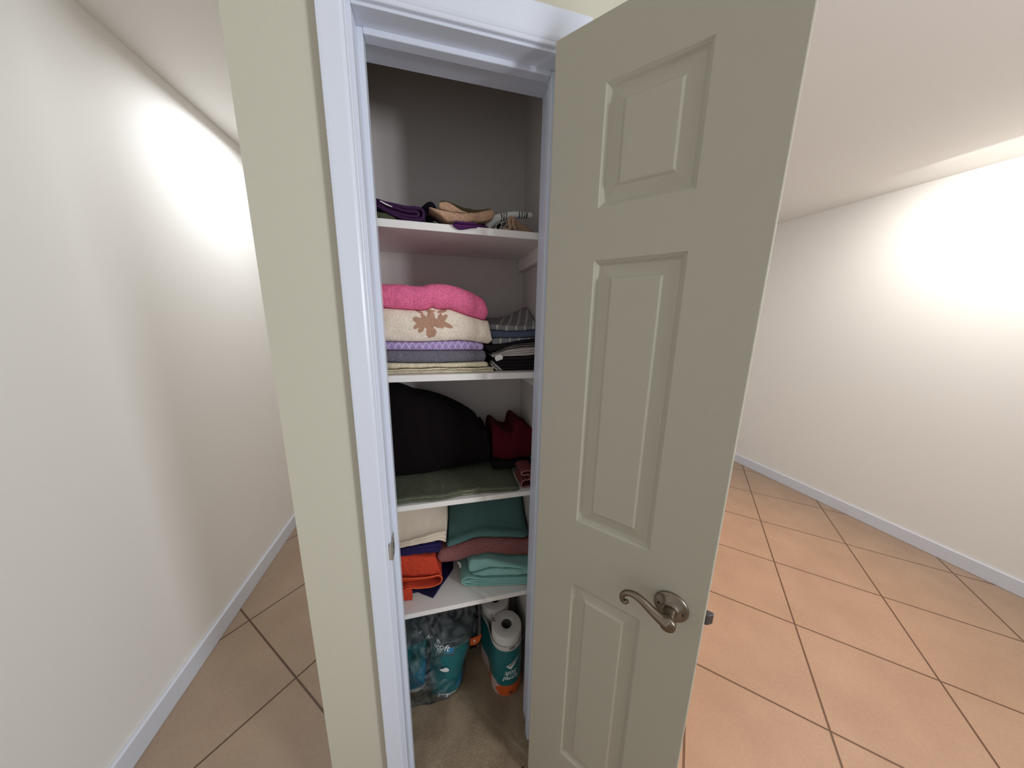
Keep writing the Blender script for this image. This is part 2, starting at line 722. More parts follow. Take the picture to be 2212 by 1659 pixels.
o = mk('wall_outer', *join(box(OX0, CX0 - 0.02, YI, CYB + 0.12, 0, CEIL), box(CX1 + 0.02, OX1, YI, CYB + 0.12, 0, CEIL),
                           box(CX0 - 0.02, CX1 + 0.02, CYB + 0.02, CYB + 0.12, 0, CEIL)), M_WALL, smooth=False)
struct(o, 'cream outer sides and back of the closet enclosure', 'wall')
o = mk('ceiling', *box(-1.3, 3.4, -2.6, 3.2, CEIL, CEIL + 0.06), M_ROOM, smooth=False)
struct(o, 'white ceiling over the hall', 'ceiling')
o = mk('wall_left', *box(-1.17, -1.05, -2.6, 3.2, 0, CEIL), M_ROOM, smooth=False)
struct(o, 'white wall on the far left of the passage', 'wall')
o = mk('wall_back', *box(-1.05, 3.2, 3.05, 3.17, 0, CEIL), M_ROOM, smooth=False)
struct(o, 'white wall across the far end of the passage', 'wall')
o = mk('wall_right', *box(3.2, 3.32, -2.6, 3.2, 0, CEIL), M_ROOM, smooth=False)
struct(o, 'white wall on the far right of the room', 'wall')
for nm, b in (('baseboard_left', box(-1.05, -1.036, -2.6, 3.05, 0, 0.09, 0.004)),
              ('baseboard_back', box(-1.036, 3.186, 3.036, 3.05, 0, 0.09, 0.004)),
              ('baseboard_right', box(3.186, 3.2, -2.6, 3.05, 0, 0.09, 0.004)),
              ('baseboard_front', box(OX0, -0.184, YW - 0.012, YW, 0, 0.085, 0.004))):
    o = mk(nm, *b, M_TRIM, smooth=False)
    struct(o, 'white baseboard along the foot of the %s wall' % nm.split('_')[1], 'baseboard')


# casings: a profile swept up one side (face width 58 mm, thin rounded inner bead)
def casing_profile():
    # (distance from inner edge, proud of the wall)
    return [(0.0, 0.0), (0.0, 0.006), (0.0008, 0.0078), (0.003, 0.009), (0.0055, 0.0085), (0.0075, 0.0082), (0.0095, 0.0100), (0.014, 0.0122),
            (0.022, 0.0135), (0.034, 0.0155), (0.050, 0.0185), (0.0560, 0.0190), (0.0575, 0.0175), (0.058, 0.016), (0.058, 0.0)]


def casing(kind):
    pr = casing_profile()
    xi_l, xi_r, zi = JL + 0.005, JR - 0.005 + 0.010, JT + 0.005
    xi_l = JL - 0.0060
    xi_r = JR - 0.004
    rows = []
    V = []
    for end in (0, 1):
        row = []
        for d, p in pr:
            y = YW - p
            if kind == 'left':
                xi = xi_l
                P = (xi - d * 0.828, y, 0.0) if end == 0 else (xi - d * 0.828, y, zi + d)
            elif kind == 'right':
                xi = xi_r
                P = (xi + d, y, 0.0) if end == 0 else (xi + d, y, zi + d)
            else:
                P = (xi_l - d * 0.828, y, zi + d) if end == 0 else (xi_r + d, y, zi + d)
            row.append(len(V))
            V.append(Vector(P))
        rows.append(row)
    n = len(pr)
    Fc = [(rows[0][k], rows[0][k + 1], rows[1][k + 1], rows[1][k]) for k in range(n - 1)]
    Fc.append((rows[0][n - 1], rows[0][0], rows[1][0], rows[1][n - 1]))
    Fc += [rows[0], rows[1]]
    return V, Fc


o = mk('trim_1', *casing('left'), M_TRIM, smooth=False)
struct(o, 'white door casing up the left side of the closet doorway', 'door casing')
o = mk('trim_2', *casing('head'), M_TRIM, smooth=False)
struct(o, 'white door casing across the top of the closet doorway', 'door casing')
o = mk('trim_3', *casing('right'), M_TRIM, smooth=False)
struct(o, 'white door casing behind the open door on the hinge side', 'door casing')
# jamb boards with stops
SF, SB, ST = 0.757, 0.782, 0.0105
jl = join(box(JL - 0.018, JL, YW, YI, 0, JT + 0.018, 0.0015), box(JL - 0.001, JL + ST, SF, SB, 0, JT, 0.0025))
jr = join(box(JR, JR + 0.018, YW, YI, 0, JT + 0.018, 0.0015), box(JR - ST, JR + 0.001, SF, SB, 0, JT, 0.0025))
jh = join(box(JL, JR, YW, YI, JT, JT + 0.018, 0.0015), box(JL + ST, JR - ST, SF, SB, JT - ST, JT + 0.001, 0.0025))
o = mk('trim_4', *jl, M_TRIM, smooth=False)
struct(o, 'white left door jamb with its stop and strike plate', 'door jamb')
# strike plate on the left jamb: thin curved lip plate with a latch hole
zs = 0.914
SV, SFc = [], []
prof = []
yA, yB = 0.7165, 0.7505
for i in range(11):
    t = i / 10
    prof.append((JL + 0.0008, yB - (yB - yA) * t))
lip = [(JL + 0.0006, 0.7145), (JL - 0.0006, 0.7115), (JL - 0.0030, 0.7085), (JL - 0.0056, 0.7068)]
pr = prof + lip
for j, (x, y) in enumerate(pr):
    t = max(0.0, (j - 10) / 4.0)
    hz = 0.0285 * math.sqrt(max(0.05, 1 - 0.75 * t * t)) if t > 0 else 0.0285
    SV += [Vector((x, y, zs - hz)), Vector((x, y, zs + hz)), Vector((x + 0.0012, y, zs - hz)), Vector((x + 0.0012, y, zs + hz))]
for j in range(len(pr) - 1):
    a, b = 4 * j, 4 * (j + 1)
    SFc += [(a, b, b + 1, a + 1), (a + 2, a + 3, b + 3, b + 2), (a, a + 2, b + 2, b), (a + 1, b + 1, b + 3, a + 3)]
e = 4 * (len(pr) - 1)
SFc += [(0, 1, 3, 2), (e, e + 2, e + 3, e + 1)]
sp = mk('strike_plate', SV, SFc, M_STRIKE, parent=o, smooth=False)
sp['label'] = 'aged nickel strike plate'
mk('latch_hole', *box(JL + 0.0019, JL + 0.0023, 0.7300, 0.7410, zs - 0.0105, zs + 0.0105, 0.0001), M_DARK, parent=sp, smooth=False)
for dz in (-0.021, 0.021):
    mk('screw', *lathe([(0.0001, 0.0012), (0.0022, 0.001), (0.003, 0.0)], (JL + 0.002, 0.731, zs + dz), (1, 0, 0), 14), M_STEEL, parent=sp)
o = mk('trim_5', *jr, M_TRIM, smooth=False)
struct(o, 'white right door jamb with its stop on the hinge side', 'door jamb')
o = mk('trim_6', *jh, M_TRIM, smooth=False)
struct(o, 'white head jamb with its stop above the closet opening', 'door jamb')

# ------------------------------------------------------------------ door
ANG = -0.867292
D = Vector((math.cos(ANG), math.sin(ANG), 0))       # hinge edge -> free edge
NB = Vector((-math.sin(ANG), math.cos(ANG), 0))     # away from the camera (hall face)
H0 = Vector((0.2470, 0.6740, 0))                    # inner face, hinge edge
DW, DT, DZ0, DZ1 = 0.3895, 0.035, 0.012, 2.032


def DP(a, z, e=0.0):
    """door coordinates: along the width, height, distance out of the visible face"""
    return H0 + D * a - NB * e + Vector((0, 0, z))


PANELS = [(0.109, 0.277, 1.713, 1.924), (0.109, 0.277, 1.017, 1.617), (0.109, 0.277, 0.235, 0.838)]
RINGS = [(0.0, 0.0), (0.001, 0.0006), (0.0042, 0.0032), (0.0050, 0.0034), (0.0092, 0.0074), (0.0112, 0.0086), (0.0135, 0.0089), (0.0160, 0.0086), (0.0340, 0.0046), (0.0382, 0.0014), (0.0400, 0.0008)]


def door_face(sgn):
    """the moulded face: stiles, rails and three raised panels"""
    V, Fc = [], []

    def vert(a, z, dep):
        e = -dep if sgn > 0 else -DT + dep
        V.append(DP(a, z, e))
        return len(V) - 1
    b = 0.0025
    a0, a1 = b, DW - b
    pa0, pa1 = PANELS[0][0], PANELS[0][1]
    zs = [DZ0 + b] + [q for p in reversed(PANELS) for q in (p[2], p[3])] + [DZ1 - b]

    def quad(x0, x1, z0, z1):
        i = [vert(x0, z0, 0), vert(x1, z0, 0), vert(x1, z1, 0), vert(x0, z1, 0)]
        Fc.append(i)
    for k in range(len(zs) - 1):
        quad(a0, pa0, zs[k], zs[k + 1])
        quad(pa1, a1, zs[k], zs[k + 1])
        if k % 2 == 0:
            quad(pa0, pa1, zs[k], zs[k + 1])
    for (x0, x1, z0, z1) in PANELS:
        rows = []
        for off, dep in RINGS:
            rows.append([vert(x0 + off, z0 + off, dep), vert(x1 - off, z0 + off, dep), vert(x1 - off, z1 - off, dep), vert(x0 + off, z1 - off, dep)])
        for r0, r1 in zip(rows, rows[1:]):
            for k in range(4):
                Fc.append((r0[k], r0[(k + 1) % 4], r1[(k + 1) % 4], r1[k]))
        Fc.append(rows[-1])
    return V, Fc


def door_edge():
    V, rows = [], []
    b = 0.0025
    for (ins, e) in ((b, 0.0), (b * 0.3, -b * 0.3), (0.0, -b), (0.0, -DT + b), (b * 0.3, -DT + b * 0.3), (b, -DT)):
        row = []
        for a, z in ((ins, DZ0 + ins), (DW - ins, DZ0 + ins), (DW - ins, DZ1 - ins), (ins, DZ1 - ins)):
            row.append(len(V)); V.append(DP(a, z, e))
        rows.append(row)
    Fc = []
    for r0, r1 in zip(rows, rows[1:]):
        for k in range(4):
            Fc.append((r0[k], r0[(k + 1) % 4], r1[(k + 1) % 4], r1[k]))
    return V, Fc


door = mk('door_1', *join(door_face(1), door_edge(), door_face(-1)), M_DOOR, smooth=False, base=(H0.x, H0.y, DZ0))
struct(door, 'narrow painted three panel closet door standing open on the right', 'door')
# handle: round rose, shank, scrolled lever
HA, HZ = 0.330, 0.914
hc = DP(HA, HZ, 0.0)
rose_prof = [(0.0001, 0.0005), (0.0315, 0.0005), (0.033, 0.002), (0.0326, 0.0042), (0.0305, 0.0062), (0.0275, 0.0072), (0.022, 0.0095), (0.0165, 0.0140), (0.0150, 0.0165), (0.0142, 0.0172), (0.0001, 0.0172)]


def on_plane(u, v, e):
    """door coordinates of pixel (u, v) on the plane standing e out of the door face"""
    r = ray(u, v)
    p0 = H0 - NB * e
    t = (p0 - Vector((EYE.x, EYE.y, 0))).dot(NB) / r.dot(NB)
    P = EYE + r * t
    return (P - H0).dot(D), P.z


LE = 0.046
hubA, hubZ = HA, HZ
shank = lathe([(0.0128, 0.0165), (0.0122, 0.022), (0.0115, 0.030), (0.0118, 0.036), (0.0128, 0.040), (0.0132, 0.0415)], hc, -NB, 36)
hub = lathe([(0.0001, 0.040), (0.0138, 0.040), (0.0152, 0.0415), (0.0155, 0.048), (0.0150, 0.0525), (0.0135, 0.0545), (0.0001, 0.055)], hc, -NB, 36)
lever_px = [(1438, 1342), (1424, 1332), (1406, 1316), (1390, 1300), (1374, 1287), (1360, 1281), (1350, 1281), (1344, 1287), (1345, 1296), (1351, 1300), (1355, 1298)]
lv = [on_plane(u, v, LE) for u, v in lever_px]
lv = [(HA, HZ)] + [(a, z) for a, z in lv[1:]]
lr = [0.0125, 0.0105, 0.0088, 0.0080, 0.0073, 0.0064, 0.0060, 0.0056, 0.0052, 0.0048, 0.0044]
le = [0.0475, 0.0475, 0.047, 0.0465, 0.046, 0.046, 0.046, 0.046, 0.046, 0.046, 0.046]
lever = tube([DP(a, z, e) for (a, z), e in zip(lv, le)], lr, ns=18, n=8, flat=1.0)
hd = mk('door_handle', *join(shank, hub, lever), M_NICKEL, parent=door)
hd['label'] = 'scrolled aged nickel lever handle'
rose = mk('rosette', *lathe(rose_prof, hc, -NB, 56), M_NICKEL, parent=hd)
for da, dz in ((-0.0222, 0.001), (0.0222, -0.001)):
    s = DP(HA + da, HZ + dz, 0.0)
    mk('screw', *join(lathe([(0.0001, 0.0103), (0.0028, 0.0101), (0.0034, 0.0080)], s, -NB, 16),
                      lathe([(0.0001, 0.0105), (0.0013, 0.0104)], s, -NB, 8)), M_DARK, parent=hd)
# latch bolt on the free edge
lb = []
bz0, bz1 = 0.8985, 0.9215
LV, LF = [], []
bolt = [(DW - 0.001, -0.0105), (DW + 0.0030, -0.0105), (DW + 0.0065, -0.0125), (DW + 0.0120, -0.0190), (DW + 0.0140, -0.0220), (DW + 0.0142, -0.0245), (DW + 0.0125, -0.0258), (DW - 0.001, -0.0258)]
for z, k in ((bz0, 0.94), (bz0 + 0.001, 1.0), (bz1 - 0.001, 1.0), (bz1, 0.94)):
    for a, e in bolt:
        LV.append(DP(DW + (a - DW) * k, z, -0.018 + (e + 0.018) * k))
nb_ = len(bolt)
for r_ in range(3):
    for k in range(nb_):
        LF.append((r_ * nb_ + k, r_ * nb_ + (k + 1) % nb_, (r_ + 1) * nb_ + (k + 1) % nb_, (r_ + 1) * nb_ + k))
LF += [list(range(nb_)), list(range(3 * nb_, 4 * nb_))]
mk('latch_bolt', LV, LF, M_STEEL, parent=door, smooth=False)['label'] = 'grey steel latch bolt'
# outer lever on the hall side (seen only from the other side)
hb = DP(HA, HZ, -DT)
mk('door_handle', *join(lathe(rose_prof, hb, NB, 40), lathe([(0.0125, 0.0165), (0.0118, 0.03), (0.013, 0.047), (0.0001, 0.06)], hb, NB, 28),
                        tube([DP(a, z, -DT - e) for (a, z), e in zip(lv, le)], lr, ns=14, n=6)), M_NICKEL, parent=door)['label'] = 'lever handle on the hall side'

# ------------------------------------------------------------------ shelves
YS = 0.850
shelf_z = [(1.7325, 0.0185), (1.3435, 0.0185), (0.9485, 0.0165), (0.5580, 0.0175)]
shelf_labels = ['uppermost white shelf board holding the purple and beige towels',
                'white shelf board under the pink towel stack, second from the top',
                'white shelf board under the black blanket, third from the top',
                'lowest white shelf board holding the orange towel and aqua sheets']
for (z, t), lab in zip(shelf_z, shelf_labels):
    r = thing('closet_shelf', lab, 'shelf', ((CX0 + CX1) / 2, YS, z - t), 'built in shelves of the closet')
    mk('shelf_board', *box(CX0 + 0.001, CX1 - 0.001, YS, CYB - 0.001, z - t, z, 0.0012), M_SHELF, parent=r, smooth=False)
    for x0, x1 in ((CX0 + 0.001, CX0 + 0.019), (CX1 - 0.019, CX1 - 0.001)):
        mk('side_cleat', *box(x0, x1, YS + 0.035, CYB - 0.002, z - t - 0.042, z - t, 0.0015), M_SHELF, parent=r, smooth=False)

# ------------------------------------------------------------------ cloth colours (dyes)
XL = -0.196   # things run on behind the left jamb to here
XR = 0.318


def ext(pts, left=None, right=None):
    p = list(pts)
    if left is not None and p[0][0] > left:
        p = [(left, p[0][1])] + p
    if right is not None and p[-1][0] < right:
        p = p + [(right, p[-1][1])]
    return p


# ================= shelf one (top) =================
z1 = shelf_z[0][0]
yA = 0.872
purple = (0.048, 0.017, 0.058)


def pathxz(pts, y):
    return XZ(pts, y)


# olive towel lying under the purple one, at the left
tp = ext(XZ([(816, 454), (835, 457), (850, 466), (860, 473)], yA), XL)
o = mk('folded_towel', *slab(tp, [(XL, z1 + .0005), (0.0, z1 + .0005)], yA + 0.004, 1.10, fr=0.008, er=(0, 0.01), seed=1), M_TERRY, dye=(0.085, 0.085, 0.05))
tag(o, 'dark olive green towel squashed under the purple towel on the top shelf', 'towel')
# purple towel: nested folds opening left
pa = [[(790, 425), (816, 431.5), (836, 437.5), (872, 446), (898, 447.5), (910, 452), (914.5, 463), (910, 472.5), (896, 474), (876, 470.5), (850, 462), (816, 446), (795, 437)],
      [(795, 432), (818, 438.5), (850, 447), (880, 454.5), (899, 457), (903, 462.5), (897, 466), (874, 463), (845, 455), (816, 441.5)]]
pv = join(*[ribbon(pathxz(p, yA), 0.0085, yA, 0.93, seed=i, wob=0.002, wav=0.004) for i, p in enumerate(pa)])
pt = mk('folded_towel', *pv, M_TERRY, dye=purple)
tag(pt, 'dark purple folded towel with curved layers at the left of the top shelf', 'towel')
tg = [W(819.5, 434.2, yA - .006), W(823, 433.6, yA - .006), W(835, 440.2, yA - .007), W(847.5, 446, yA - .0075), W(847, 447.2, yA - .0075), W(834, 442.5, yA - .007)]
tg2 = [p + Vector((0, 0.0006, 0)) for p in tg]
mk('care_tag', tg + tg2, [(0, 1, 2, 5), (2, 3, 4, 5), (6, 7, 8, 11), (8, 9, 10, 11)], M_LABELTAG, parent=pt, smooth=False)['label'] = 'thin white care tag'
# near-black cloth humped behind
hp_t = XZ([(896, 456), (905, 447), (914, 438.5), (921, 432.5), (929, 429.5), (936, 431.5), (941, 440), (947, 452), (957, 463), (967, 474), (980, 486)], 0.936)
o = mk('folded_towel', *slab(hp_t, [(-.2, z1 + .0005), (0.3, z1 + .0005)], 0.936, 1.0, fr=0.02, er=(0.006, 0.012), wob=0.003, seed=4), M_TERRY, dye=(0.0075, 0.006, 0.012))
tgb = [W(934, 479, 0.934), W(939, 477.5, 0.933), W(947, 481.5, 0.933), W(946, 483, 0.933), W(938, 480, 0.933)]
mk('care_tag', tgb + [p + Vector((0, 0.0006, 0)) for p in tgb], [(0, 1, 2, 3, 4), (9, 8, 7, 6, 5)], M_LABELTAG, parent=o, smooth=False)['label'] = 'small white care tag'
tag(o, 'black cloth humped up between the purple and the beige towels on top shelf', 'towel')
# purple cloth hanging over the shelf edge under the beige one
pp_t = XZ([(962, 482), (975, 482), (990, 482), (1010, 482.5), (1035, 483), (1057, 487)], 0.874)
zb_ = z1 + 0.0006
bx_ = XZ([(962, 488)], 0.874)[0][0]
o_main = slab(pp_t, [(-.2, zb_), (.4, zb_)], 0.876, 1.05, layers=2, fr=0.006, er=(0.01, 0.012), wob=0.0015, seed=5)
fl = XZ([(978, 487.5), (985, 491), (991, 495.5), (1000, 495.5), (1010, 494), (1020, 492), (1032, 492)], 0.840)
flt = XZ([(978, 483.5), (991, 484), (1010, 485), (1032, 487.5)], 0.840)
flap = slab(flt, fl, 0.8375, 0.8465, fr=0.003, er=(0.006, 0.006), wob=0.0008, seed=6, back_r=0.001, nx=50)
lx0, lx1 = fl[0][0] + .004, fl[-1][0] - .004
lip_ = slab([(lx0, zb_ + .007), (lx1, zb_ + .007)], [(lx0, zb_), (lx1, zb_)], 0.8385, 0.872, fr=0.004, er=(0.004, 0.004), wob=0.0006, seed=7, back_r=0.0005, nx=40)
o = mk('washcloth', *join(o_main, flap, lip_), M_TERRY, dye=(0.075, 0.016, 0.09))
tag(o, 'purple washcloth drooping over the top shelf edge beneath the beige towel', 'washcloth')
# beige towel: flap in front, second fold and olive layer behind
bl_t = XZ([(926, 446), (938, 448.5), (951, 452.5), (975, 457), (999, 459.5), (1030, 458), (1052, 453.5), (1063, 451), (1069.5, 456)], yA)
bl_b = XZ([(926, 450), (940, 459), (955, 470), (964, 478), (980, 479), (1009, 480.5), (1047, 478), (1064, 473), (1069.5, 464)], yA)
b1 = slab(bl_t, bl_b, yA - 0.004, 0.93, fr=0.008, er=(0.006, 0.01), wob=0.0022, seed=8)
bu_t = XZ([(948, 438), (953, 436), (962, 435), (972, 439), (985, 447), (999, 455.5), (1012, 459)], 0.885)
bu_b = XZ([(948, 451), (975, 459), (1012, 463)], 0.885)
b2 = slab(bu_t, bu_b, 0.880, 0.93, fr=0.005, er=(0.001, 0.01), wob=0.0015, seed=9)
be = mk('folded_towel', *join(b1, b2), M_TERRY, dye=(0.46, 0.285, 0.185))
tag(be, 'beige towel folded with a pointed corner on the top shelf', 'towel')
ol_t = XZ([(948, 434.5), (955, 432), (963, 432.5), (975, 436.5), (999, 447.5), (1030, 452.5), (1055, 450), (1066, 450)], 1.005)
o = mk('folded_towel', *slab(ol_t, [(-.2, z1 + .008), (.4, z1 + .008)], 1.003, 1.12, fr=0.006, er=(0.004, 0.008), seed=10), M_TERRY, dye=(0.16, 0.13, 0.055))
tag(o, 'mustard olive towel just showing behind the beige towel', 'towel')
# striped tea towel roll with dark bands
sp_px = [(1052, 494), (1057, 485), (1068, 475.5), (1082, 470.5), (1096, 466.5), (1110, 464.8), (1124, 464.2), (1136, 464.8), (1148, 466.5)]
yS = 0.905
spts = [W(u, v, yS + 0.012 * i / 8) for i, (u, v) in enumerate(sp_px)]
sv = tube(spts, [0.008, 0.0112, 0.0118, 0.0108, 0.0098, 0.0092, 0.0088, 0.0088, 0.0078], ns=18, n=12)


def stripe_dye(v, i):
    for c in (1081.5, 1087, 1092.5, 1121, 1126.8, 1132.6, 1137.4):
        q = W(c, 466, yS + 0.007)
        if abs(v.x - q.x) < 0.0017:
            return (0.03, 0.04, 0.035)
    return (0.72, 0.71, 0.68)


sk = join(sv, ribbon(XZ([(1071, 498.5), (1070.5, 489), (1074, 483), (1080, 482.5), (1083, 487), (1079.5, 494), (1078, 499)], yS - .012), 0.0035, yS - .018, yS + 0.03, seed=3),
          ribbon(XZ([(1079, 484), (1085, 480.5), (1091, 479.5), (1096, 476), (1098, 473)], yS - .012), 0.004, yS - .016, yS + 0.03, seed=6))
sk_n = len(sv[0])


def stripe_dye2(v, i):
    if i < sk_n:
        return stripe_dye(v, i)
    k = int((v.x + v.z) / 0.0032)
    return (0.05, 0.06, 0.055) if k % 3 == 0 else (0.56, 0.55, 0.52)


st = mk('tea_towel', *sk, M_SHEET, dye=stripe_dye2)
tag(st, 'white tea towel with dark stripes twisted at the right of the top shelf', 'tea towel')
# tan cloth
tn_t = XZ([(1103, 474), (1109, 470), (1118, 471), (1127, 477), (1137, 486), (1149, 496), (1163, 503)], 0.885)
tn = [slab(tn_t, [(-.2, z1 + .0005), (.4, z1 + .0005)], 0.885, 0.893 + 0.06, fr=0.014, er=(0.004, 0.004), wob=0.002, seed=11),
      tube([W(u, v, 0.872) for u, v in ((1105, 469), (1101.5, 474), (1100.5, 484), (1102, 492), (1097, 496.0), (1087, 495.5))], [0.004, 0.0052, 0.0056, 0.0056, 0.005, 0.004]),
      tube([W(u, v, 0.871) for u, v in ((1107, 469), (1109.5, 475), (1108.5, 484), (1111, 492), (1114, 496.5))], [0.004, 0.0048, 0.0048, 0.005, 0.004])]
o = mk('washcloth', *join(*tn), M_TERRY, dye=(0.36, 0.235, 0.155))
tag(o, 'tan washcloth bunched in loops at the right end of the top shelf', 'washcloth')

# ================= shelf two =================
z2 = shelf_z[1][0]
yB2 = 0.876
rb = lambda pts, y=yB2: XZ(pts, y)
cb_b = [(XL, z2 + .0004), (0.35, z2 + .0004)]
L_cream = ext(rb([(838, 783.5), (880, 784.5), (939, 784.5), (1000, 783), (1048, 781), (1056, 783)]), XL)
L_grey = ext(rb([(836, 756.8), (939, 757), (1000, 756.6), (1051, 757)]), XL)
L_lav = ext(rb([(834, 738.2), (880, 739), (912.6, 739.4), (960, 737), (992, 736), (1018.7, 738), (1045.5, 742.5)]), XL)
L_pinkb = ext(rb([(829, 665), (867.5, 667.8), (905, 670.5), (922, 669), (931.5, 662.5), (941, 667), (956, 668), (970, 667), (1005.4, 679.8), (1030, 687.5), (1044, 691.5), (1055, 690)]), XL)
L_pinkt = ext(rb([(829, 612), (860, 612), (891, 616), (910, 616.5), (928.5, 612), (949.7, 611.3), (968, 613), (986.8, 617.5), (1018.7, 629.4), (1045, 645), (1056, 660)]), XL)

c_mid = [(x, z2 + 0.0145 + 0.0035 * noise.noise(Vector((x * 22, 1.7, 0)))) for x in [XL + (0.165 - XL) * i / 24 for i in range(25)]]
c_m2 = [(x, z - 0.0055 + 0.002 * noise.noise(Vector((x * 30, 4.7, 0)))) for x, z in c_mid]
o = mk('folded_towel', *join(slab(L_cream, c_mid, yB2 - .001, 1.13, fr=0.010, er=(0, 0.010), wob=0.003, seed=12),
                             slab(c_mid, c_m2, yB2 - .007, 1.13, fr=0.003, er=(0, 0.004), wob=0.003, seed=50, nx=160),
                             slab([(x, z - .0005) for x, z in c_m2], cb_b, yB2 - .004, 1.13, layers=2, fr=0.004, er=(0, 0.006), wob=0.003, seed=51, nx=160)), M_TERRY, dye=(0.70, 0.62, 0.45))
tag(o, 'cream folded cloth at the bottom of the left stack on second shelf', 'towel')
o = mk('folded_towel', *slab(L_grey, L_cream, yB2, 1.13, layers=1, fr=0.012, er=(0, 0.008), seed=13), M_TERRY, dye=(0.155, 0.145, 0.175))
tag(o, 'dark grey folded towel under the lavender one on second shelf', 'towel')


def lav_dye(v, i):
    a = (0.36, 0.26, 0.50); b = (0.60, 0.50, 0.74)
    lo = interp(L_grey, v.x); hi = interp(L_lav, v.x)
    u = ((v.x + 1.0) / 0.036) % 1.0
    h = (v.z - lo) / max(1e-4, hi - lo)
    d1 = abs((abs(u - 0.5) * 2) - (0.15 + 0.85 * h)) if 0 <= h <= 1.3 else 1
    u2 = (u + 0.5) % 1.0
    d2 = abs((abs(u2 - 0.5) * 2) - (0.15 + 0.85 * h)) if 0 <= h <= 1.3 else 1
    k = max(0.0, 1 - min(d1, d2) / 0.16)
    return tuple(p + (q - p) * k for p, q in zip(a, b))


o = mk('folded_towel', *slab(L_lav, L_grey, yB2 + .002, 1.13, fr=0.009, er=(0, 0.006), nx=220, seed=14), M_TERRY, dye=lav_dye)
tag(o, 'lavender towel with a woven scallop pattern in the left stack on second shelf', 'towel')

# cream throw with a brown leaf motif
L_crt = L_pinkb
crx = [p for p in rb([(834, 665), (1052, 690)])]
xr_cream = rb([(1064, 738)])[0][0]
cr_top = [p for p in L_crt if p[0] < crx[1][0]] + [(rb([(1057, 690)])[0][0], rb([(1057, 692)])[0][1]), (xr_cream, rb([(1063, 732)])[0][1])]
cr_bot = L_lav[:-1] + rb([(1045.5, 742.5), (1056, 744), (1064, 743)])
petals = [  # pixel centre, half length, half width, tilt (deg from horizontal)
    (931, 686, 13, 8.5, 90), (929, 715, 15, 8, 82), (936, 719, 9, 6, 75),
    (906, 693, 14, 6.5, 158), (903, 703, 12, 4.5, 35), (956, 690, 14, 5.5, 45), (962, 701, 17, 5.0, -22),
    (942, 697, 12, 8, 10), (921, 700, 13, 8, 150), (910, 711, 9, 5, 50), (947, 704, 12, 4, -15), (950, 685, 8, 4, 70), (916, 686, 9, 4.5, 130), (905, 673, 9, 2.5, -25), (955, 672, 10, 3.5, 15), (930, 672, 9, 3, 0)]
pet_w = []
for (u, v, a, b, an) in petals:
    c = W(u, v, yB2)
    pet_w.append((c.x, c.z, a * 0.00134, b * 0.00134, math.radians(an)))


def motif_dye(v, i):
    base = (0.82, 0.71, 0.58); br = (0.46, 0.265, 0.18)
    if v.y > 0.93:
        return base
    n = 0.22 * noise.noise(Vector((v.x * 260, v.z * 260, 2)))
    for (cx, cz, a, b, an) in pet_w:
        dx, dz = v.x - cx, v.z - cz
        p = (dx * math.cos(an) + dz * math.sin(an)) / a
        q = (-dx * math.sin(an) + dz * math.cos(an)) / b
        if p * p + q * q + n < 1.0:
            return br
    return base


o = mk('throw_blanket', *slab(cr_top, cr_bot, yB2 - .002, 1.13, fr=0.020, er=(0, 0.012), nx=300, m=80, wob=0.0022, wfreq=18, seed=15), M_PLUSH, dye=motif_dye)
tag(o, 'cream throw with a brown leafy motif, under the pink towel', 'blanket')
pk = slab(L_pinkt, L_pinkb, yB2 - .004, 1.13, fr=0.024, er=(0, 0.010), nx=200, m=40, wob=0.0028, wfreq=20, seed=16)
o = mk('folded_towel', *pk, M_TERRY, dye=(0.80, 0.165, 0.315))
tag(o, 'bright pink towel topping the left stack on second shelf', 'towel')

# right stack
yR = 0.888
rr = lambda pts: XZ(pts, yR)
xe = XR - 0.004
Rb_bot = [(-.2, z2 + .0004), (.4, z2 + .0004)]
R0 = ext(rr([(1059, 788), (1064, 778), (1072, 772), (1085, 771.5), (1100, 771), (1138, 769.5), (1158, 767.5)]), None, xe)


def bw_dye(v, i):
    k = (v.x - 0.135) * 0.75 + (v.z - z2)
    if v.y < 0.93 and 0.0 < (v.x - rr([(1059, 790)])[0][0]) < 0.05:
        t = (v.z - z2) + 0.9 * (v.x - rr([(1059, 790)])[0][0])
        if 0.020 < t < 0.026 or 0.030 < t < 0.036:
            return (0.62, 0.60, 0.56)
    return (0.016, 0.014, 0.014)


blk = slab(R0, Rb_bot, yR - .004, 1.12, layers=4, fr=0.008, er=(0.016, 0.0), nx=160, wob=0.0022, seed=17, jit=0.002)
o = mk('folded_sheet', *blk, M_SHEET, dye=bw_dye)
tag(o, 'black folded bedsheet with white edge stripes, bottom right of second shelf', 'bedsheet')
# white sheet with thin dark lines, wedge shaped
R1t = ext(rr([(1062, 762), (1076, 758), (1086, 753.5), (1096, 748.5), (1110, 745), (1128, 742), (1158, 740)]), None, xe)
R1b = ext(rr([(1062, 776), (1072, 771.5), (1100, 770.4), (1138, 769), (1158, 767)]), None, xe)


def ws_dye(v, i):
    a = interp(R1t, v.x); b = interp(R1b, v.x)
    t = (v.z - b) / max(1e-4, a - b)
    for c in (0.72, 0.90):
        if abs(t - c) < 0.055:
            return (0.03, 0.027, 0.027)
    return (0.56, 0.50, 0.47)


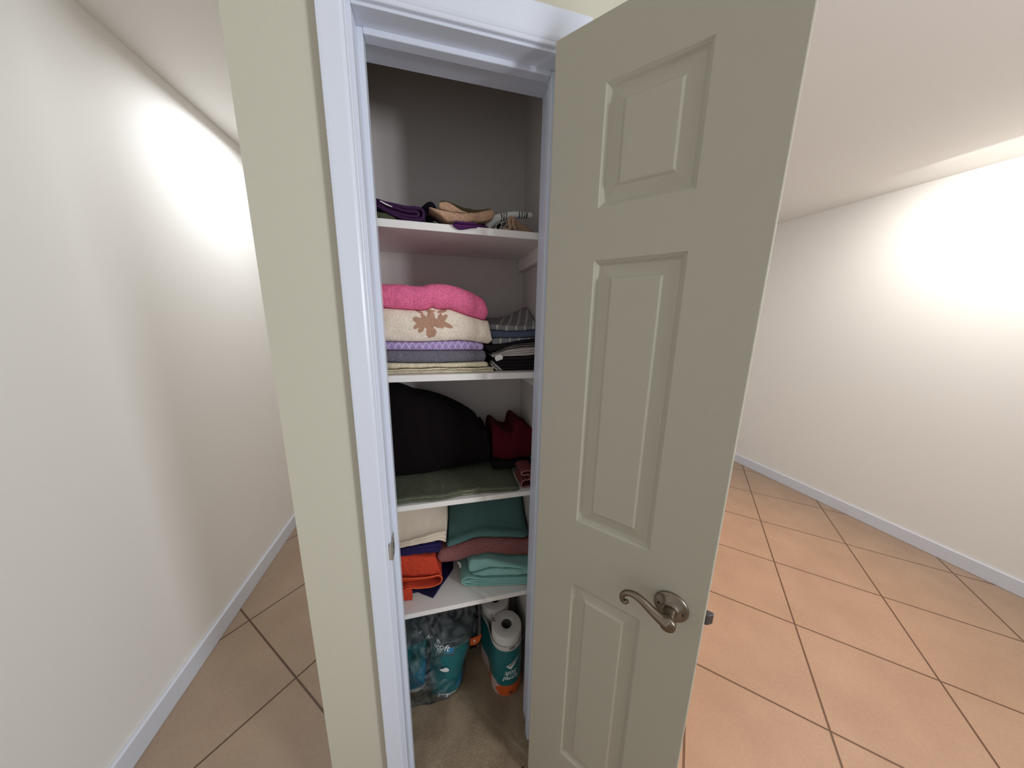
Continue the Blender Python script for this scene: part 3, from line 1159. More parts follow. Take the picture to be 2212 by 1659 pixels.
wh = slab(R1t, R1b, yR + .002, 1.12, layers=5, fr=0.006, er=(0.02, 0.0), nx=150, m=10, wob=0.002, seed=18, jit=0.0025)
ws = mk('folded_sheet', *wh, M_SHEET, dye=ws_dye)
tag(ws, 'white and black striped folded bedsheet between two black ones, right of second shelf', 'bedsheet')
ct = [W(1070, 769, yR - .010), W(1081.5, 765, yR - .012), W(1086.5, 771.5, yR - .012), W(1085.5, 776, yR - .012), W(1072.5, 780.5, yR - .010), W(1069, 775, yR - .010)]
mk('care_tag', ct + [p + Vector((0, 0.0006, 0)) for p in ct], [(0, 1, 2, 3, 4, 5), (6, 7, 8, 9, 10, 11)] + [(i, (i + 1) % 6, (i + 1) % 6 + 6, i + 6) for i in range(6)], M_LABELTAG, parent=ws, smooth=False)['label'] = 'white care tag'
R2t = ext(rr([(1046, 744), (1063, 744.5), (1075, 744), (1095, 741.5), (1127, 736), (1158, 731)]), None, xe)
R2b = ext(rr([(1046, 750), (1056, 760), (1066, 759.5), (1076, 757.5), (1086, 753), (1096, 748), (1110, 744.5), (1128, 741.5), (1158, 739.5)]), None, xe)
o = mk('folded_sheet', *slab(R2t, R2b, yR - .002, 1.12, layers=1, fr=0.006, er=(0.008, 0.0), wob=0.002, seed=19), M_SHEET, dye=(0.012, 0.010, 0.010))
tag(o, 'black cloth lying between the striped white sheet and the grey one', 'pillowcase')


def stripes(base, stripe, xs, w):
    def f(v, i):
        for x in xs:
            if abs(v.x - x - 0.35 * (v.y - yR)) < w:
                return stripe
        return base
    return f


sx_ = [rr([(u, 700)])[0][0] for u in (1074, 1094, 1115.5, 1134, 1152)]
sx2 = [rr([(u, 735)])[0][0] for u in (1081, 1101, 1121, 1142)]
R3t = ext(rr([(1063, 729.8), (1095, 730), (1127, 729.5), (1158, 728.5)]), None, xe)
R3b = R2t
o = mk('folded_sheet', *slab(R3t, [(x, z) for x, z in R3b if x > R3t[0][0] - .03], yR, 1.12, fr=0.007, er=(0.006, 0.0), wob=0.001, seed=20, nx=200), M_SHEET, dye=stripes((0.20, 0.20, 0.215), (0.50, 0.47, 0.38), sx2, 0.0022))
tag(o, 'grey sheet with pale stripes under the blue one, right stack of second shelf', 'bedsheet')
R4t = ext(rr([(1057, 713), (1066, 713), (1095, 715.5), (1127, 715), (1145, 713.5), (1158, 711.8)]), None, xe)
R4b = ext(rr([(1057, 727), (1063, 729.8), (1095, 730), (1127, 729.5), (1158, 728.5)]), None, xe)
o = mk('folded_sheet', *slab(R4t, R4b, yR, 1.12, fr=0.007, er=(0.008, 0.0), wob=0.001, seed=21), M_SHEET, dye=(0.085, 0.10, 0.155))
tag(o, 'slate blue folded sheet between two striped grey ones', 'bedsheet')
R5t = ext(rr([(1058, 700), (1066, 700), (1095, 702), (1127, 703.5), (1158, 703.5)]), None, xe)
R5r = ext(XZ([(1058, 683), (1078, 682), (1100, 678), (1115, 670), (1126, 664), (1140, 656), (1158, 655)], 1.03), None, xe)
o = mk('folded_sheet', *slab(R5t, R4t, yR, 1.10, fr=0.008, er=(0.006, 0.0), wob=0.0025, seed=22, nx=220, top_rear=R5r, back_r=0.03), M_SHEET, dye=stripes((0.205, 0.20, 0.21), (0.50, 0.48, 0.42), sx_, 0.0024))
tag(o, 'grey rumpled sheet with pale stripes topping the right stack of second shelf', 'bedsheet')

# ================= shelf three =================
z3 = shelf_z[2][0]
# sage green towel over the whole shelf
gf = lambda pts, y: XZ(pts, y)
g_t = [(XL, z3 + 0.020), (-0.05, z3 + 0.021), (0.10, z3 + 0.020), (0.155, z3 + 0.019), (0.20, z3 + 0.019), (0.232, z3 + 0.016), (0.252, z3 + 0.012)]
g_r = [(XL, z3 + 0.024), (0.1, z3 + 0.026), (0.252, z3 + 0.022)]


def green_front(x):
    return 0.856 + 0.007 * max(0.0, math.sin((x - 0.02) * 20)) * (1 if x > 0.02 else 0) * (1 if x < 0.175 else 0)


def green_dye(v, i):
    base = (0.115, 0.125, 0.083)
    # pale hems
    for (xa, xb, ya, amp) in ((-0.01, 0.15, 0.868, 0.004), ):
        if xa < v.x < xb and abs(v.y - (ya + amp * math.sin(v.x * 60))) < 0.0014:
            return (0.20, 0.20, 0.13)
    if abs(v.x - 0.005 - 0.05 * (v.y - 0.9)) < 0.0014 and 0.87 < v.y < 0.93:
        return (0.20, 0.20, 0.14)
    return base


o = mk('folded_towel', *slab(g_t, [(-.2, z3 + .0004), (.4, z3 + .0004)], green_front, 1.12, layers=2, fr=0.010, er=(0, 0.016), nx=170, wob=0.003, wfreq=16, seed=23, top_rear=g_r), M_TERRY, dye=green_dye)
tag(o, 'sage green towel spread along the third shelf under the black blanket', 'towel')
# black blanket
yK = 0.952
k_top = ext(XZ([(843, 841), (858, 843), (872, 847), (886.8, 854), (912, 858), (930, 861.5), (948, 866), (973.6, 876), (1002.5, 890.5), (1022, 901), (1037, 914), (1042, 925), (1050, 921), (1057, 925), (1060, 945)], 0.985), XL)
k_bot = ext(XZ([(858, 1041), (926, 1032), (981, 1021.5), (1026, 1013), (1050, 1010), (1061, 1010)], yK), XL)
zmin = z3 + 0.0255
k_bot = [(x, max(z, zmin)) for x, z in k_bot]
k_top = [(x, z) for x, z in k_top]
o = mk('fleece_blanket', *slab(k_top, k_bot, yK, 1.135, layers=1, fr=0.045, er=(0, 0.018), nx=120, m=34, wob=0.004, wfreq=14, seed=24), M_PLUSH, dye=(0.0055, 0.003, 0.0035))
tag(o, 'big black plush blanket bundled on the third shelf', 'blanket')
# red towel with a black cloth beneath
yQ = 0.968
xk = XZ([(1063.5, 960)], yQ)[0][0]
r_t = ext(XZ([(1063.5, 921), (1071, 919), (1080, 925), (1089, 932), (1100, 935), (1110.5, 935.5), (1112.5, 924), (1114.6, 909.5), (1119, 907.5), (1124, 909), (1140, 921), (1152, 927)], yQ), None, XR - .004)
r_b = ext(XZ([(1063.5, 990), (1080, 993.5), (1096.6, 995.5), (1149, 989)], yQ), None, XR - .004)
o = mk('folded_towel', *slab(r_t, r_b, yQ, 1.12, fr=0.016, er=(0.006, 0.0), nx=140, wob=0.0025, seed=25), M_TERRY, dye=(0.075, 0.005, 0.011))
tag(o, 'dark red towel beside the black blanket on the third shelf', 'towel')
bk_b = [(x, max(z, z3 + 0.026)) for x, z in ext(XZ([(1063.5, 1017), (1082, 1023), (1147, 1019)], yQ - .01), None, XR - .004)]
bk_t = ext(XZ([(1063.5, 990.6), (1080, 994.2), (1096.6, 996.2), (1149, 989.6)], yQ), None, XR - .004)
o = mk('folded_towel', *slab(bk_t, bk_b, yQ - .01, 1.12, fr=0.014, er=(0.004, 0.0), wob=0.002, seed=26), M_TERRY, dye=(0.0085, 0.0065, 0.0065))
tag(o, 'black folded cloth underneath the dark red towel on the third shelf', 'towel')
# dusty pink cloth with a lace edge, curled at the right end
lp = XZ([(1155, 1017), (1143, 1015.5), (1131, 1018.5), (1126, 1023.5), (1131, 1026.5), (1141, 1024), (1147, 1027), (1143, 1034), (1131, 1036.5), (1125.5, 1043), (1129, 1051.5), (1139, 1055.5), (1150, 1055)], 0.872)
lp = [(min(max(x, 0.2565), XR - .008), max(z, z3 + 0.004)) for x, z in lp]
pcl = mk('lace_cloth', *ribbon(lp, 0.0045, 0.872, 0.945, seed=4, wob=0.002, wav=0.006), M_TERRY, dye=lambda v, i: (0.17, 0.045, 0.045))
tag(pcl, 'dusty red curled cloth with pale scalloped edging at the right of third shelf', 'cloth')
lpc = catmull([(x, 0.870 + 0.006 * noise.noise(Vector((x * 22, z * 22, 4))), z) for x, z in lp], 10)
sc_pts = [(p[0] + 0.0008 * math.sin(i * 1.4), p[1] + 0.0008 * math.cos(i * 1.4), p[2] + 0.0010 * math.sin(i * 1.4 + 1)) for i, p in enumerate(lpc)]
mk('lace_edging', *tube(sc_pts, 0.0015, ns=6, n=1), M_SHEET, parent=pcl, dye=(0.42, 0.19, 0.16))['label'] = 'pale pink scalloped edging'

# ================= shelf four =================
z4 = shelf_z[3][0]
# aqua sheets: two folded pieces
yq0 = 0.905


def aqua_front(x):
    return 0.909 - 0.19 * (x - 0.08)


def shift_front(VF, f, y_ref):
    V, Fc = VF
    return [Vector((v.x, v.y + (f(v.x) - y_ref) * max(0.0, 1 - (v.y - y_ref) / 0.12), v.z)) for v in V], Fc


def px_floor(pts, f):
    """pixels whose depth follows the front line f(x)"""
    out = []
    for u, v in pts:
        y = 0.89
        for _ in range(12):
            p = W(u, v, y)
            y = f(p.x)
        p = W(u, v, y)
        out.append((p.x, p.z))
    return out


def nest(top, bot, n, th, left_in):
    """nested U folds closed at the left, between two edge curves"""
    out = []
    for k in range(n):
        f = (k + 0.5) / n * 0.5
        ta = [(x, z + (interp(bot, x) - z) * f) for x, z in top]
        ba = [(x, z + (interp(top, x) - z) * f) for x, z in bot]
        xl = top[0][0] + left_in * k + th * 0.5
        ta = [p for p in ta if p[0] > xl + th * (1.2 + 0.4 * k)]
        ba = [p for p in ba if p[0] > xl + th * (1.2 + 0.4 * k)]
        mid = [(xl + 0.15 * th, (2 * ta[0][1] + ba[0][1]) / 3), (xl, (ta[0][1] + ba[0][1]) / 2), (xl + 0.15 * th, (ta[0][1] + 2 * ba[0][1]) / 3)]
        out.append(list(reversed(ta)) + mid + ba)
    return out


ddef = lambda P, x0: [(x0, interp(P, x0))] + [p for p in P if p[0] > x0]
al_t = ext(px_floor([(996, 1250), (1005, 1247), (1015, 1246), (1046, 1251), (1080, 1250), (1110, 1249), (1142, 1248)], aqua_front), None, XR - .004)
al_b = [(x, z4 + 0.0012) for x, _ in al_t]
al_t = [(x, max(z, z4 + .012)) for x, z in al_t]
xs4 = [al_t[0][0] + (al_t[-1][0] - al_t[0][0]) * i / 12 for i in range(13)]
sm_t = [(x, interp(al_t, x)) for x in xs4]; sm_b = [(x, z4 + 0.0012) for x in xs4]
hgt = sum(a[1] - b[1] for a, b in zip(sm_t, sm_b)) / 13
AQ = (0.27, 0.52, 0.475)
th = hgt / 4 * 0.80
aq_low = join(*[ribbon(p, th, yq0, 1.06, seed=30 + i, wob=0.0012, n=5) for i, p in enumerate(nest(sm_t, sm_b, 2, th, 0.009))])
aq_low = shift_front(aq_low, aqua_front, yq0)
o = mk('folded_sheet', *aq_low, M_SHEET, dye=AQ)
tag(o, 'aqua bedsheet folded flat on the lowest shelf, lower of the two', 'bedsheet')
af2 = lambda x: aqua_front(x) + 0.004
au_t = ext(px_floor([(1012, 1222), (1016, 1215), (1026, 1209), (1040, 1204.5), (1053, 1201.8), (1075, 1204.5), (1100, 1206.5), (1142, 1207)], af2), None, XR - .004)
au_m = ext(px_floor([(1012, 1236), (1018, 1239.5), (1045, 1233.5), (1073, 1228.5), (1100, 1229.5), (1142, 1230)], af2), None, XR - .004)
au_t = [(x, min(z, interp(XZ([(944, 1212), (972, 1221.2), (992.4, 1216.5), (1015, 1209), (1026, 1205.5), (1053.4, 1200.2), (1094, 1204.5), (1141, 1204.5)], 0.918), x) - 0.0025)) for x, z in au_t]
u1 = slab(au_t, au_m, 0.908, 1.06, layers=1, fr=0.012, er=(0.006, 0), wob=0.0028, wfreq=20, seed=33)
u1 = shift_front(u1, af2, 0.908)
m2t = ext(px_floor([(1020, 1241), (1045, 1235), (1073, 1229.8), (1100, 1231), (1142, 1231.5)], af2), None, XR - .004)
m2b = ext(px_floor([(1020, 1243.5), (1032, 1247), (1046, 1249.5), (1080, 1248.5), (1142, 1246.5)], af2), None, XR - .004)
m2b = [(x, max(z, interp(al_t, x) + 0.0045)) for x, z in m2b]
u2 = slab(m2t, m2b, 0.911, 1.06, layers=1, fr=0.008, er=(0.010, 0), wob=0.002, seed=34)
u2 = shift_front(u2, af2, 0.911)
o = mk('folded_sheet', *join(u1, u2), M_SHEET, dye=AQ)
tag(o, 'crumpled aqua bedsheet lying on top of the flat aqua one', 'bedsheet')
# mauve towel roll
yM = 0.918
ma_t = ext(XZ([(944, 1198), (953, 1193.5), (985.6, 1184), (1026, 1170.8), (1053.4, 1167.5), (1080.6, 1168), (1139, 1170.5)], yM), None, XR - .004)
ma_b = ext(XZ([(944, 1212), (950, 1221), (972, 1221.2), (992.4, 1216.5), (1015, 1209), (1026, 1205.5), (1053.4, 1200.2), (1094, 1204.5), (1141, 1204.5)], yM), None, XR - .004)
mv = mk('folded_towel', *slab(ma_t, ma_b, yM, 1.10, fr=0.022, er=(0.012, 0), wob=0.0025, seed=35, nx=120), M_TERRY, dye=(0.255, 0.105, 0.10))
tag(mv, 'mauve towel rolled under the teal pillow on the lowest shelf', 'towel')
tpp = [W(u, v, yM + 0.003) for u, v in ((988, 1214), (991.5, 1219), (994, 1226.5))]
tq = [W(u, v, yM + 0.005) for u, v in ((991, 1214), (995, 1219), (995.5, 1226))]
mk('hanging_tag', *join(tube(tpp, 0.0011, ns=6), tube(tq, 0.0011, ns=6)), M_LABELTAG, parent=mv)['label'] = 'narrow white tag ends'
# teal pillow
yP = 0.926
pl_f = ext(XZ([(963, 1175), (985, 1166), (1026, 1152), (1053, 1148), (1081, 1149), (1139, 1152)], yP), None, XR - .006)
pl_b = ext(XZ([(963, 1188), (985.6, 1181.5), (1026, 1169.3), (1053.4, 1166), (1080.6, 1166.6), (1139, 1169)], yP), None, XR - .006)
pl_b = [(x, max(z, interp(ma_t, x) + 0.0015)) for x, z in pl_b]
pl_r = [(-0.1, 0.88), (0.10, 0.895), (0.22, 0.895), (0.26, 0.885), (XR, 0.85)]
o = mk('pillow', *slab(pl_f, pl_b, yP, 1.135, fr=0.018, er=(0.010, 0.03), wob=0.004, wfreq=14, seed=36, shear=0.10, top_rear=pl_r, nx=120, back_r=0.02), M_PLUSH, dye=(0.095, 0.19, 0.175))
tag(o, 'teal green pillow wedged under the third shelf', 'pillow')
# cream sheets, stack at the left
yC = 0.902
c_fold = ext(XZ([(860, 1175), (880, 1170), (917.8, 1159), (945, 1152), (966, 1147.5)], yC), XL)
c_bot = ext(XZ([(860, 1187), (867, 1185.8), (904, 1177.7), (926, 1173.6), (945, 1169.5), (955, 1171), (964, 1174)], yC), XL)
c_rear = [(x, min(z, 0.924)) for x, z in ext(XZ([(860, 1082), (900, 1080), (940, 1078), (982, 1076)], 1.0), XL)]
c1 = slab(c_fold, c_bot, yC, 1.02, layers=3, fr=0.006, er=(0, 0.002), wob=0.003, wfreq=20, seed=37, top_rear=c_rear, shear=0.10, back_r=0.0, nx=130, jit=0.002)
o = mk('folded_sheet', *c1, M_SHEET, dye=(0.70, 0.60, 0.475))
tag(o, 'cream folded bedsheets stacked high at the left of the lowest shelf', 'bedsheet')
# navy cloth beneath the cream sheets
yN = 0.905
n_t = ext(XZ([(862, 1190), (867, 1189), (900, 1182), (926, 1178), (954, 1176.5)], yN), XL)
n_b = ext(XZ([(862, 1204.5), (867.6, 1203), (900, 1200), (931, 1198), (947, 1195), (954, 1188)], yN), XL)
nv = mk('folded_sheet', *slab(n_t, n_b, yN, 1.10, layers=3, fr=0.007, er=(0, 0.006), wob=0.002, seed=38, jit=0.003), M_SHEET, dye=(0.022, 0.016, 0.075))
tag(nv, 'navy blue folded sheet between the cream sheets and the orange towel', 'bedsheet')
# second navy cloth lying on the shelf under the orange towel
nb_t = [(-0.13, z4 + 0.012), (-0.095, z4 + 0.013), (-0.03, z4 + 0.012), (0.035, z4 + 0.010)]


def navy_front(x):
    return 0.925 if x < -0.09 else (0.925 - 0.035 * (x + 0.09) / 0.05 if x < -0.04 else 0.890 + (x + 0.04) * 1.5)


o = mk('folded_towel', *slab(nb_t, [(-.2, z4 + .0005), (.4, z4 + .0005)], navy_front, 1.06, layers=2, fr=0.006, er=(0.004, 0.004), wob=0.0015, seed=39), M_TERRY, dye=(0.015, 0.012, 0.05))
tag(o, 'navy towel lying flat on the lowest shelf beneath the orange towel', 'towel')
# orange towel with hems
yO = 0.905
OR = (0.56, 0.06, 0.028)
op_top = ext(XZ([(866, 1206), (900, 1205.5), (935, 1204.5), (944, 1213.7), (949.5, 1233.6), (953, 1243)], yO), XL)
op_hem = ext(XZ([(866, 1248), (890, 1248.5), (910, 1247.5), (930, 1245), (946.6, 1242), (953, 1246.5)], yO), XL)
xo_end = op_top[-1][0]
up = slab(op_top, op_hem, yO, 1.10, fr=0.010, er=(0, 0.004), wob=0.002, seed=40, nx=110)
lowp = XZ([(860, 1258), (880, 1255), (905, 1252.5), (930, 1249), (946, 1245.5), (952.5, 1248.5), (952, 1255), (946, 1260.5), (928, 1266), (905, 1268.5), (893, 1268.5), (880, 1268), (868, 1271)], yO)
lw = ribbon(lowp, 0.0048, yO, 1.02, seed=41, wob=0.0015)
fp = XZ([(868, 1273), (880, 1271.5), (888.5, 1276), (890, 1285), (889, 1299)], 0.897)
fp[-1] = (fp[-1][0], max(fp[-1][1], z4 + 0.0015))
fp = [(x, max(z, z4 + 0.002)) for x, z in fp]
lf = ribbon(fp, 0.004, 0.895, 0.915, seed=42, wob=0.001, ny=5)
fr_t = XZ([(866, 1275), (880, 1274), (891.5, 1279)], 0.896)
fr_b = [(x, max(z, z4 + 0.0008)) for x, z in XZ([(866, 1300), (874, 1300.5), (891.5, 1299.5)], 0.896)]
flp = slab(fr_t, fr_b, 0.897, 0.912, fr=0.004, er=(0, 0.002), wob=0.0015, seed=43, nx=30, back_r=0.001)
ot = mk('folded_towel', *join(up, lw, flp), M_TERRY, dye=OR)
tag(ot, 'orange red towel folded with an open loop at the left of the lowest shelf', 'towel')
hem = tube([W(u, v, yO - 0.0035) for u, v in ((862, 1249.5), (880, 1250), (910, 1248.5), (930, 1246), (946.6, 1242.5), (953.5, 1246), (955, 1251), (952, 1258), (945, 1262.5), (928.5, 1268), (905, 1270.5), (890, 1270), (876, 1271.5))], 0.0021, ns=8)
mk('hem', *hem, M_TERRY, parent=ot, dye=(0.78, 0.13, 0.045))['label'] = 'bright orange stitched hem'

# ================= closet floor =================
FZ = 0.006
TEAL = (0.012, 0.155, 0.165)
WHT = (0.66, 0.63, 0.58)
ORG = (0.66, 0.115, 0.02)


def stadium(c0, c1, r, ns=30, waist=0.12):
    """outline round two circles, with a slight waist; points (x, y)"""
    c0 = Vector(c0); c1 = Vector(c1)
    ax = (c1 - c0).normalized()
    pr = Vector((-ax.y, ax.x))
    out = []
    L = (c1 - c0).length
    for k in range(ns):
        an = PI * k / (ns - 1)
        out.append(c0 + pr * (math.cos(an) * r) - ax * (math.sin(an) * r))
    for k in range(1, 8):
        t = k / 8
        w = r * (1 - waist * math.sin(PI * t) ** 2)
        out.append(c0 + ax * L * t - pr * w)
    for k in range(ns):
        an = PI * k / (ns - 1)
        out.append(c1 - pr * (math.cos(an) * r) + ax * (math.sin(an) * r))
    for k in range(1, 8):
        t = k / 8
        w = r * (1 - waist * math.sin(PI * t) ** 2)
        out.append(c1 - ax * L * t + pr * w)
    return out


def wrap_body(outline, levels, top_open=True):
    """levels: (z, scale about the centre, (dx, dy))"""
    c = Vector((sum(p.x for p in outline) / len(outline), sum(p.y for p in outline) / len(outline)))
    V, rows = [], []
    for z, s, (dx, dy) in levels:
        row = []
        for p in outline:
            q = c + (p - c) * s
            row.append(len(V)); V.append(Vector((q.x + dx, q.y + dy, z)))
        rows.append(row)
    n = len(outline)
    Fc = []
    for a, b in zip(rows, rows[1:]):
        for k in range(n):
            Fc.append((a[k], a[(k + 1) % n], b[(k + 1) % n], b[k]))
    Fc.append(list(reversed(rows[0])))
    if not top_open:
        Fc.append(rows[-1])
    return V, Fc


def roll(cx, cy, z0, z1, r=0.0605, rc=0.0205):
    prof = [(rc, z0 + 0.002), (r - 0.002, z0), (r, z0 + 0.003), (r, z1 - 0.006), (r - 0.002, z1 - 0.002), (r - 0.006, z1), (r * 0.6, z1 - 0.0005), (rc + 0.002, z1), (rc, z1 - 0.0015)]
    V, rows = [], []
    ns = 56
    for rr_, z in prof + [(rc, z0 + 0.002)]:
        row = []
        for k in range(ns):
            a = 2 * PI * k / ns
            row.append(len(V)); V.append(Vector((cx + rr_ * math.cos(a), cy + rr_ * math.sin(a), z)))
        rows.append(row)
    Fc = []
    for a, b in zip(rows, rows[1:]):
        for k in range(ns):
            Fc.append((a[k], a[(k + 1) % ns], b[(k + 1) % ns], b[k]))
    return V, Fc


def core(cx, cy, z0, z1, rc=0.0203):
    V, rows = [], []
    ns = 32
    for rr_, z in ((rc, z1 - 0.002), (rc, z0 + 0.004), (rc - 0.0014, z0 + 0.004), (rc - 0.0014, z1 - 0.002), (rc, z1 - 0.002)):
        row = []
        for k in range(ns):
            a = 2 * PI * k / ns
            row.append(len(V)); V.append(Vector((cx + rr_ * math.cos(a), cy + rr_ * math.sin(a), z)))
        rows.append(row)
    Fc = []
    for a, b in zip(rows, rows[1:]):
        for k in range(ns):
            Fc.append((a[k], a[(k + 1) % ns], b[(k + 1) % ns], b[k]))
    Fc.append(list(rows[1]))
    return V, Fc


# ---- right pack: two columns of rolls in a teal wrapper
c0 = (0.237, 0.957); c1 = (0.213, 1.078)
RT = 0.300
pk = thing('toilet_paper_pack', 'toilet paper pack in teal wrapper beside the right wall on the carpet', 'toilet paper', (0.228, 1.01, FZ), 'toilet paper packs on the closet floor')
ol = stadium(c0, c1, 0.0632, ns=44, waist=0.10)
lv_ = [(FZ + 0.0005, 0.90, (0, 0)), (FZ + 0.002, 0.955, (0, 0)), (FZ + 0.008, 0.99, (0, 0))] + [(FZ + 0.008 + (0.262 - 0.014) * k / 66, 1.0, (0, 0)) for k in range(1, 67)]
wb = wrap_body(ol, lv_)


def wrap_dye(v, i):
    an = math.atan2(v.y - c0[1], v.x - c0[0])   # -pi/2 faces the camera
    front = v.y < c0[1] + 0.02
    z = v.z - FZ
    edge = -2.40
    if z < 0.011:
        return WHT
    if front and an > edge - 0.25 and z < 0.062:
        if an < edge + 0.13 * math.sin(z * 140):
            return (0.60, 0.44, 0.40)
        return ORG
    if z < 0.062 + (0.035 if not front else 0.035 * max(0, min(1, (edge - an) / 0.3))):
        return (0.58, 0.44, 0.42) if z < 0.075 else TEAL
    if z > 0.236:
        return WHT
    return TEAL


mk('wrapper', *wb, M_FILM, parent=pk, dye=wrap_dye)
for (cx, cy) in (c0, c1):
    for zz0, zz1 in ((0.204, RT),):
        rl = mk('paper_roll', *roll(cx, cy, zz0, zz1), M_PAPER, parent=pk)
        mk('cardboard_core', *core(cx, cy, zz0, zz1), M_CORE, parent=rl)


def on_front(P2, F2, ang, z, flip=1.0, rad=0.0636, rot=0.0):
    """wrap flat lettering round the front column at angle ang"""
    V = []
    cr_, sr_ = math.cos(rot), math.sin(rot)
    for x, y in P2:
        x, y = x * cr_ - y * sr_, x * sr_ + y * cr_
        x, y = x * flip, y * flip
        a = ang + x / rad
        V.append(Vector((c0[0] + rad * math.cos(a), c0[1] + rad * math.sin(a), z + y)))
    return V, F2


A0 = -PI / 2 + 0.17
t1, f1 = text2d('Angel', 0.031, 0.25, 0.0005)
t2, f2 = text2d('Soft', 0.031, 0.25, 0.0005)
mk('lettering', *join(on_front(t1, f1, A0 + 0.02, FZ + 0.100, -1), on_front(t2, f2, A0 - 0.04, FZ + 0.126, -1)), M_INKW, parent=pk, smooth=False)['label'] = 'white brand lettering printed upside down'
wing = strips2d([(-0.024, -0.006), (0.0, 0.006), (0.029, 0.021)], [(-0.024, -0.0065), (-0.012, -0.018), (-0.004, -0.025), (0.008, -0.012), (0.022, 0.006), (0.029, 0.0195)], 26)
mk('printed_emblem', *on_front(*wing, A0 - 0.02, FZ + 0.168), M_INKW, parent=pk, smooth=False)['label'] = 'white wing shaped emblem'
bandv = strips2d([(-0.017, -0.0065), (0.022, 0.0115)], [(-0.013, -0.010), (0.022, 0.0075)], 20)
mk('emblem_line', *on_front(*bandv, A0 - 0.02, FZ + 0.168, rad=0.0639), M_INKD, parent=pk, smooth=False)
t3, f3 = text2d('36', 0.020, 0.0, 0.0006)
mk('count_number', *on_front(t3, f3, A0 - 0.05, FZ + 0.026, -1), M_INKD, parent=pk, smooth=False)['label'] = 'dark 36 printed upside down on orange'
mk('barcode', *on_front(*bars2d(0.024, 0.012, 14, 3), A0 - 0.03, FZ + 0.247, rad=0.0639), M_INKD, parent=pk, smooth=False)['label'] = 'small barcode'
# maroon print on the film over the roll top
tt, ft = text2d('||I[]', 0.018, 0.0, 0.0008)
org = Vector((0.188, 0.990, RT + 0.0006)); ux = Vector((0.25, -0.97, 0)).normalized(); uy = Vector((0.97, 0.25, 0))
mk('printed_mark', [org + ux * x + uy * y for x, y in bars2d(0.034, 0.008, 7, 9)[0]], bars2d(0.034, 0.008, 7, 9)[1], M_INKR, parent=pk, smooth=False)['label'] = 'maroon printed mark'

# ---- left pack, leaning, inside the clear bag
def oval(cx, cy, rx, ry, n=72, rot=0.0, sq=2.3):
    out = []
    for k in range(n):
        a = 2 * PI * k / n
        c, s = math.cos(a), math.sin(a)
        x = rx * math.copysign(abs(c) ** (2 / sq), c); y = ry * math.copysign(abs(s) ** (2 / sq), s)
        out.append(Vector((cx + x * math.cos(rot) - y * math.sin(rot), cy + x * math.sin(rot) + y * math.cos(rot))))
    return out


def lerp_rows(rows, z):
    for a, b in zip(rows, rows[1:]):
        if z <= b[0]:
            t = (z - a[0]) / (b[0] - a[0])
            return [p + (q - p) * t for p, q in zip(a, b)]
    return list(rows[-1])


def loft(rows, nz=60, n=72, amp=0.0, seed=0, close_top=True, rot=0.0, sq=2.3, fq=14, noise_z0=0.0):
    """rows: (z, cx, cy, rx, ry)"""
    V, R = [], []
    z0, z1 = rows[0][0], rows[-1][0]
    for i in range(nz + 1):
        z = z0 + (z1 - z0) * i / nz
        _, cx, cy, rx, ry = lerp_rows(rows, z)
        r = []
        for p in oval(cx, cy, rx, ry, n, rot, sq):
            d = Vector((p.x - cx, p.y - cy, 0)).normalized()
            nn = noise.noise(Vector((p.x * fq, p.y * fq, z * fq * 0.8 + seed))) + 0.6 * abs(noise.noise(Vector((p.x * fq * 2.2, p.y * fq * 2.2, z * fq * 1.6 + seed + 4))))
            r.append(len(V)); V.append(Vector((p.x, p.y, z)) + d * amp * nn * min(1.0, max(0.0, (z - noise_z0) / 0.05)))
        R.append(r)
    Fc = []
    for a, b in zip(R, R[1:]):
        for k in range(n):
            Fc.append((a[k], a[(k + 1) % n], b[(k + 1) % n], b[k]))
    Fc.append(list(reversed(R[0])))
    if close_top:
        Fc.append(R[-1])
    return V, Fc


LROWS = [(FZ + 0.001, -0.012, 1.010, 0.046, 0.044), (FZ + 0.006, -0.011, 1.009, 0.057, 0.054), (FZ + 0.015, -0.010, 1.008, 0.065, 0.061), (0.035, -0.009, 1.007, 0.068, 0.063), (0.12, -0.002, 1.004, 0.069, 0.063),
         (0.20, 0.012, 1.000, 0.075, 0.063), (0.255, 0.022, 1.000, 0.080, 0.062), (0.29, 0.026, 1.000, 0.072, 0.058), (0.300, 0.026, 1.000, 0.05, 0.04)]


def left_dye(v, i):
    z = v.z - FZ
    _, cx, cy, rx, ry = lerp_rows(LROWS, max(LROWS[0][0], min(v.z, LROWS[-1][0])))
    an = math.atan2((v.y - cy) / ry, (v.x - cx) / rx)
    if z < 0.026 + 0.006 * math.sin(an * 3.0):
        return WHT
    if -0.95 < an < 0.1 and 0.036 < z < 0.112 - 0.10 * abs(an + 0.45):
        return (0.02, 0.26, 0.48)
    if z > 0.262:
        return (0.055, 0.075, 0.078)
    if z > 0.235 and -1.9 < an < -1.5:
        return (0.02, 0.24, 0.42)
    return TEAL


lp_ = thing('toilet_paper_pack', 'leaning toilet paper pack in teal wrapper inside the clear plastic bag', 'toilet paper', (-0.008, 1.005, FZ), 'toilet paper packs on the closet floor')
mk('wrapper', *loft(LROWS, nz=110, n=120, amp=0.0025, seed=2, noise_z0=0.02), M_FILM, parent=lp_, dye=left_dye)


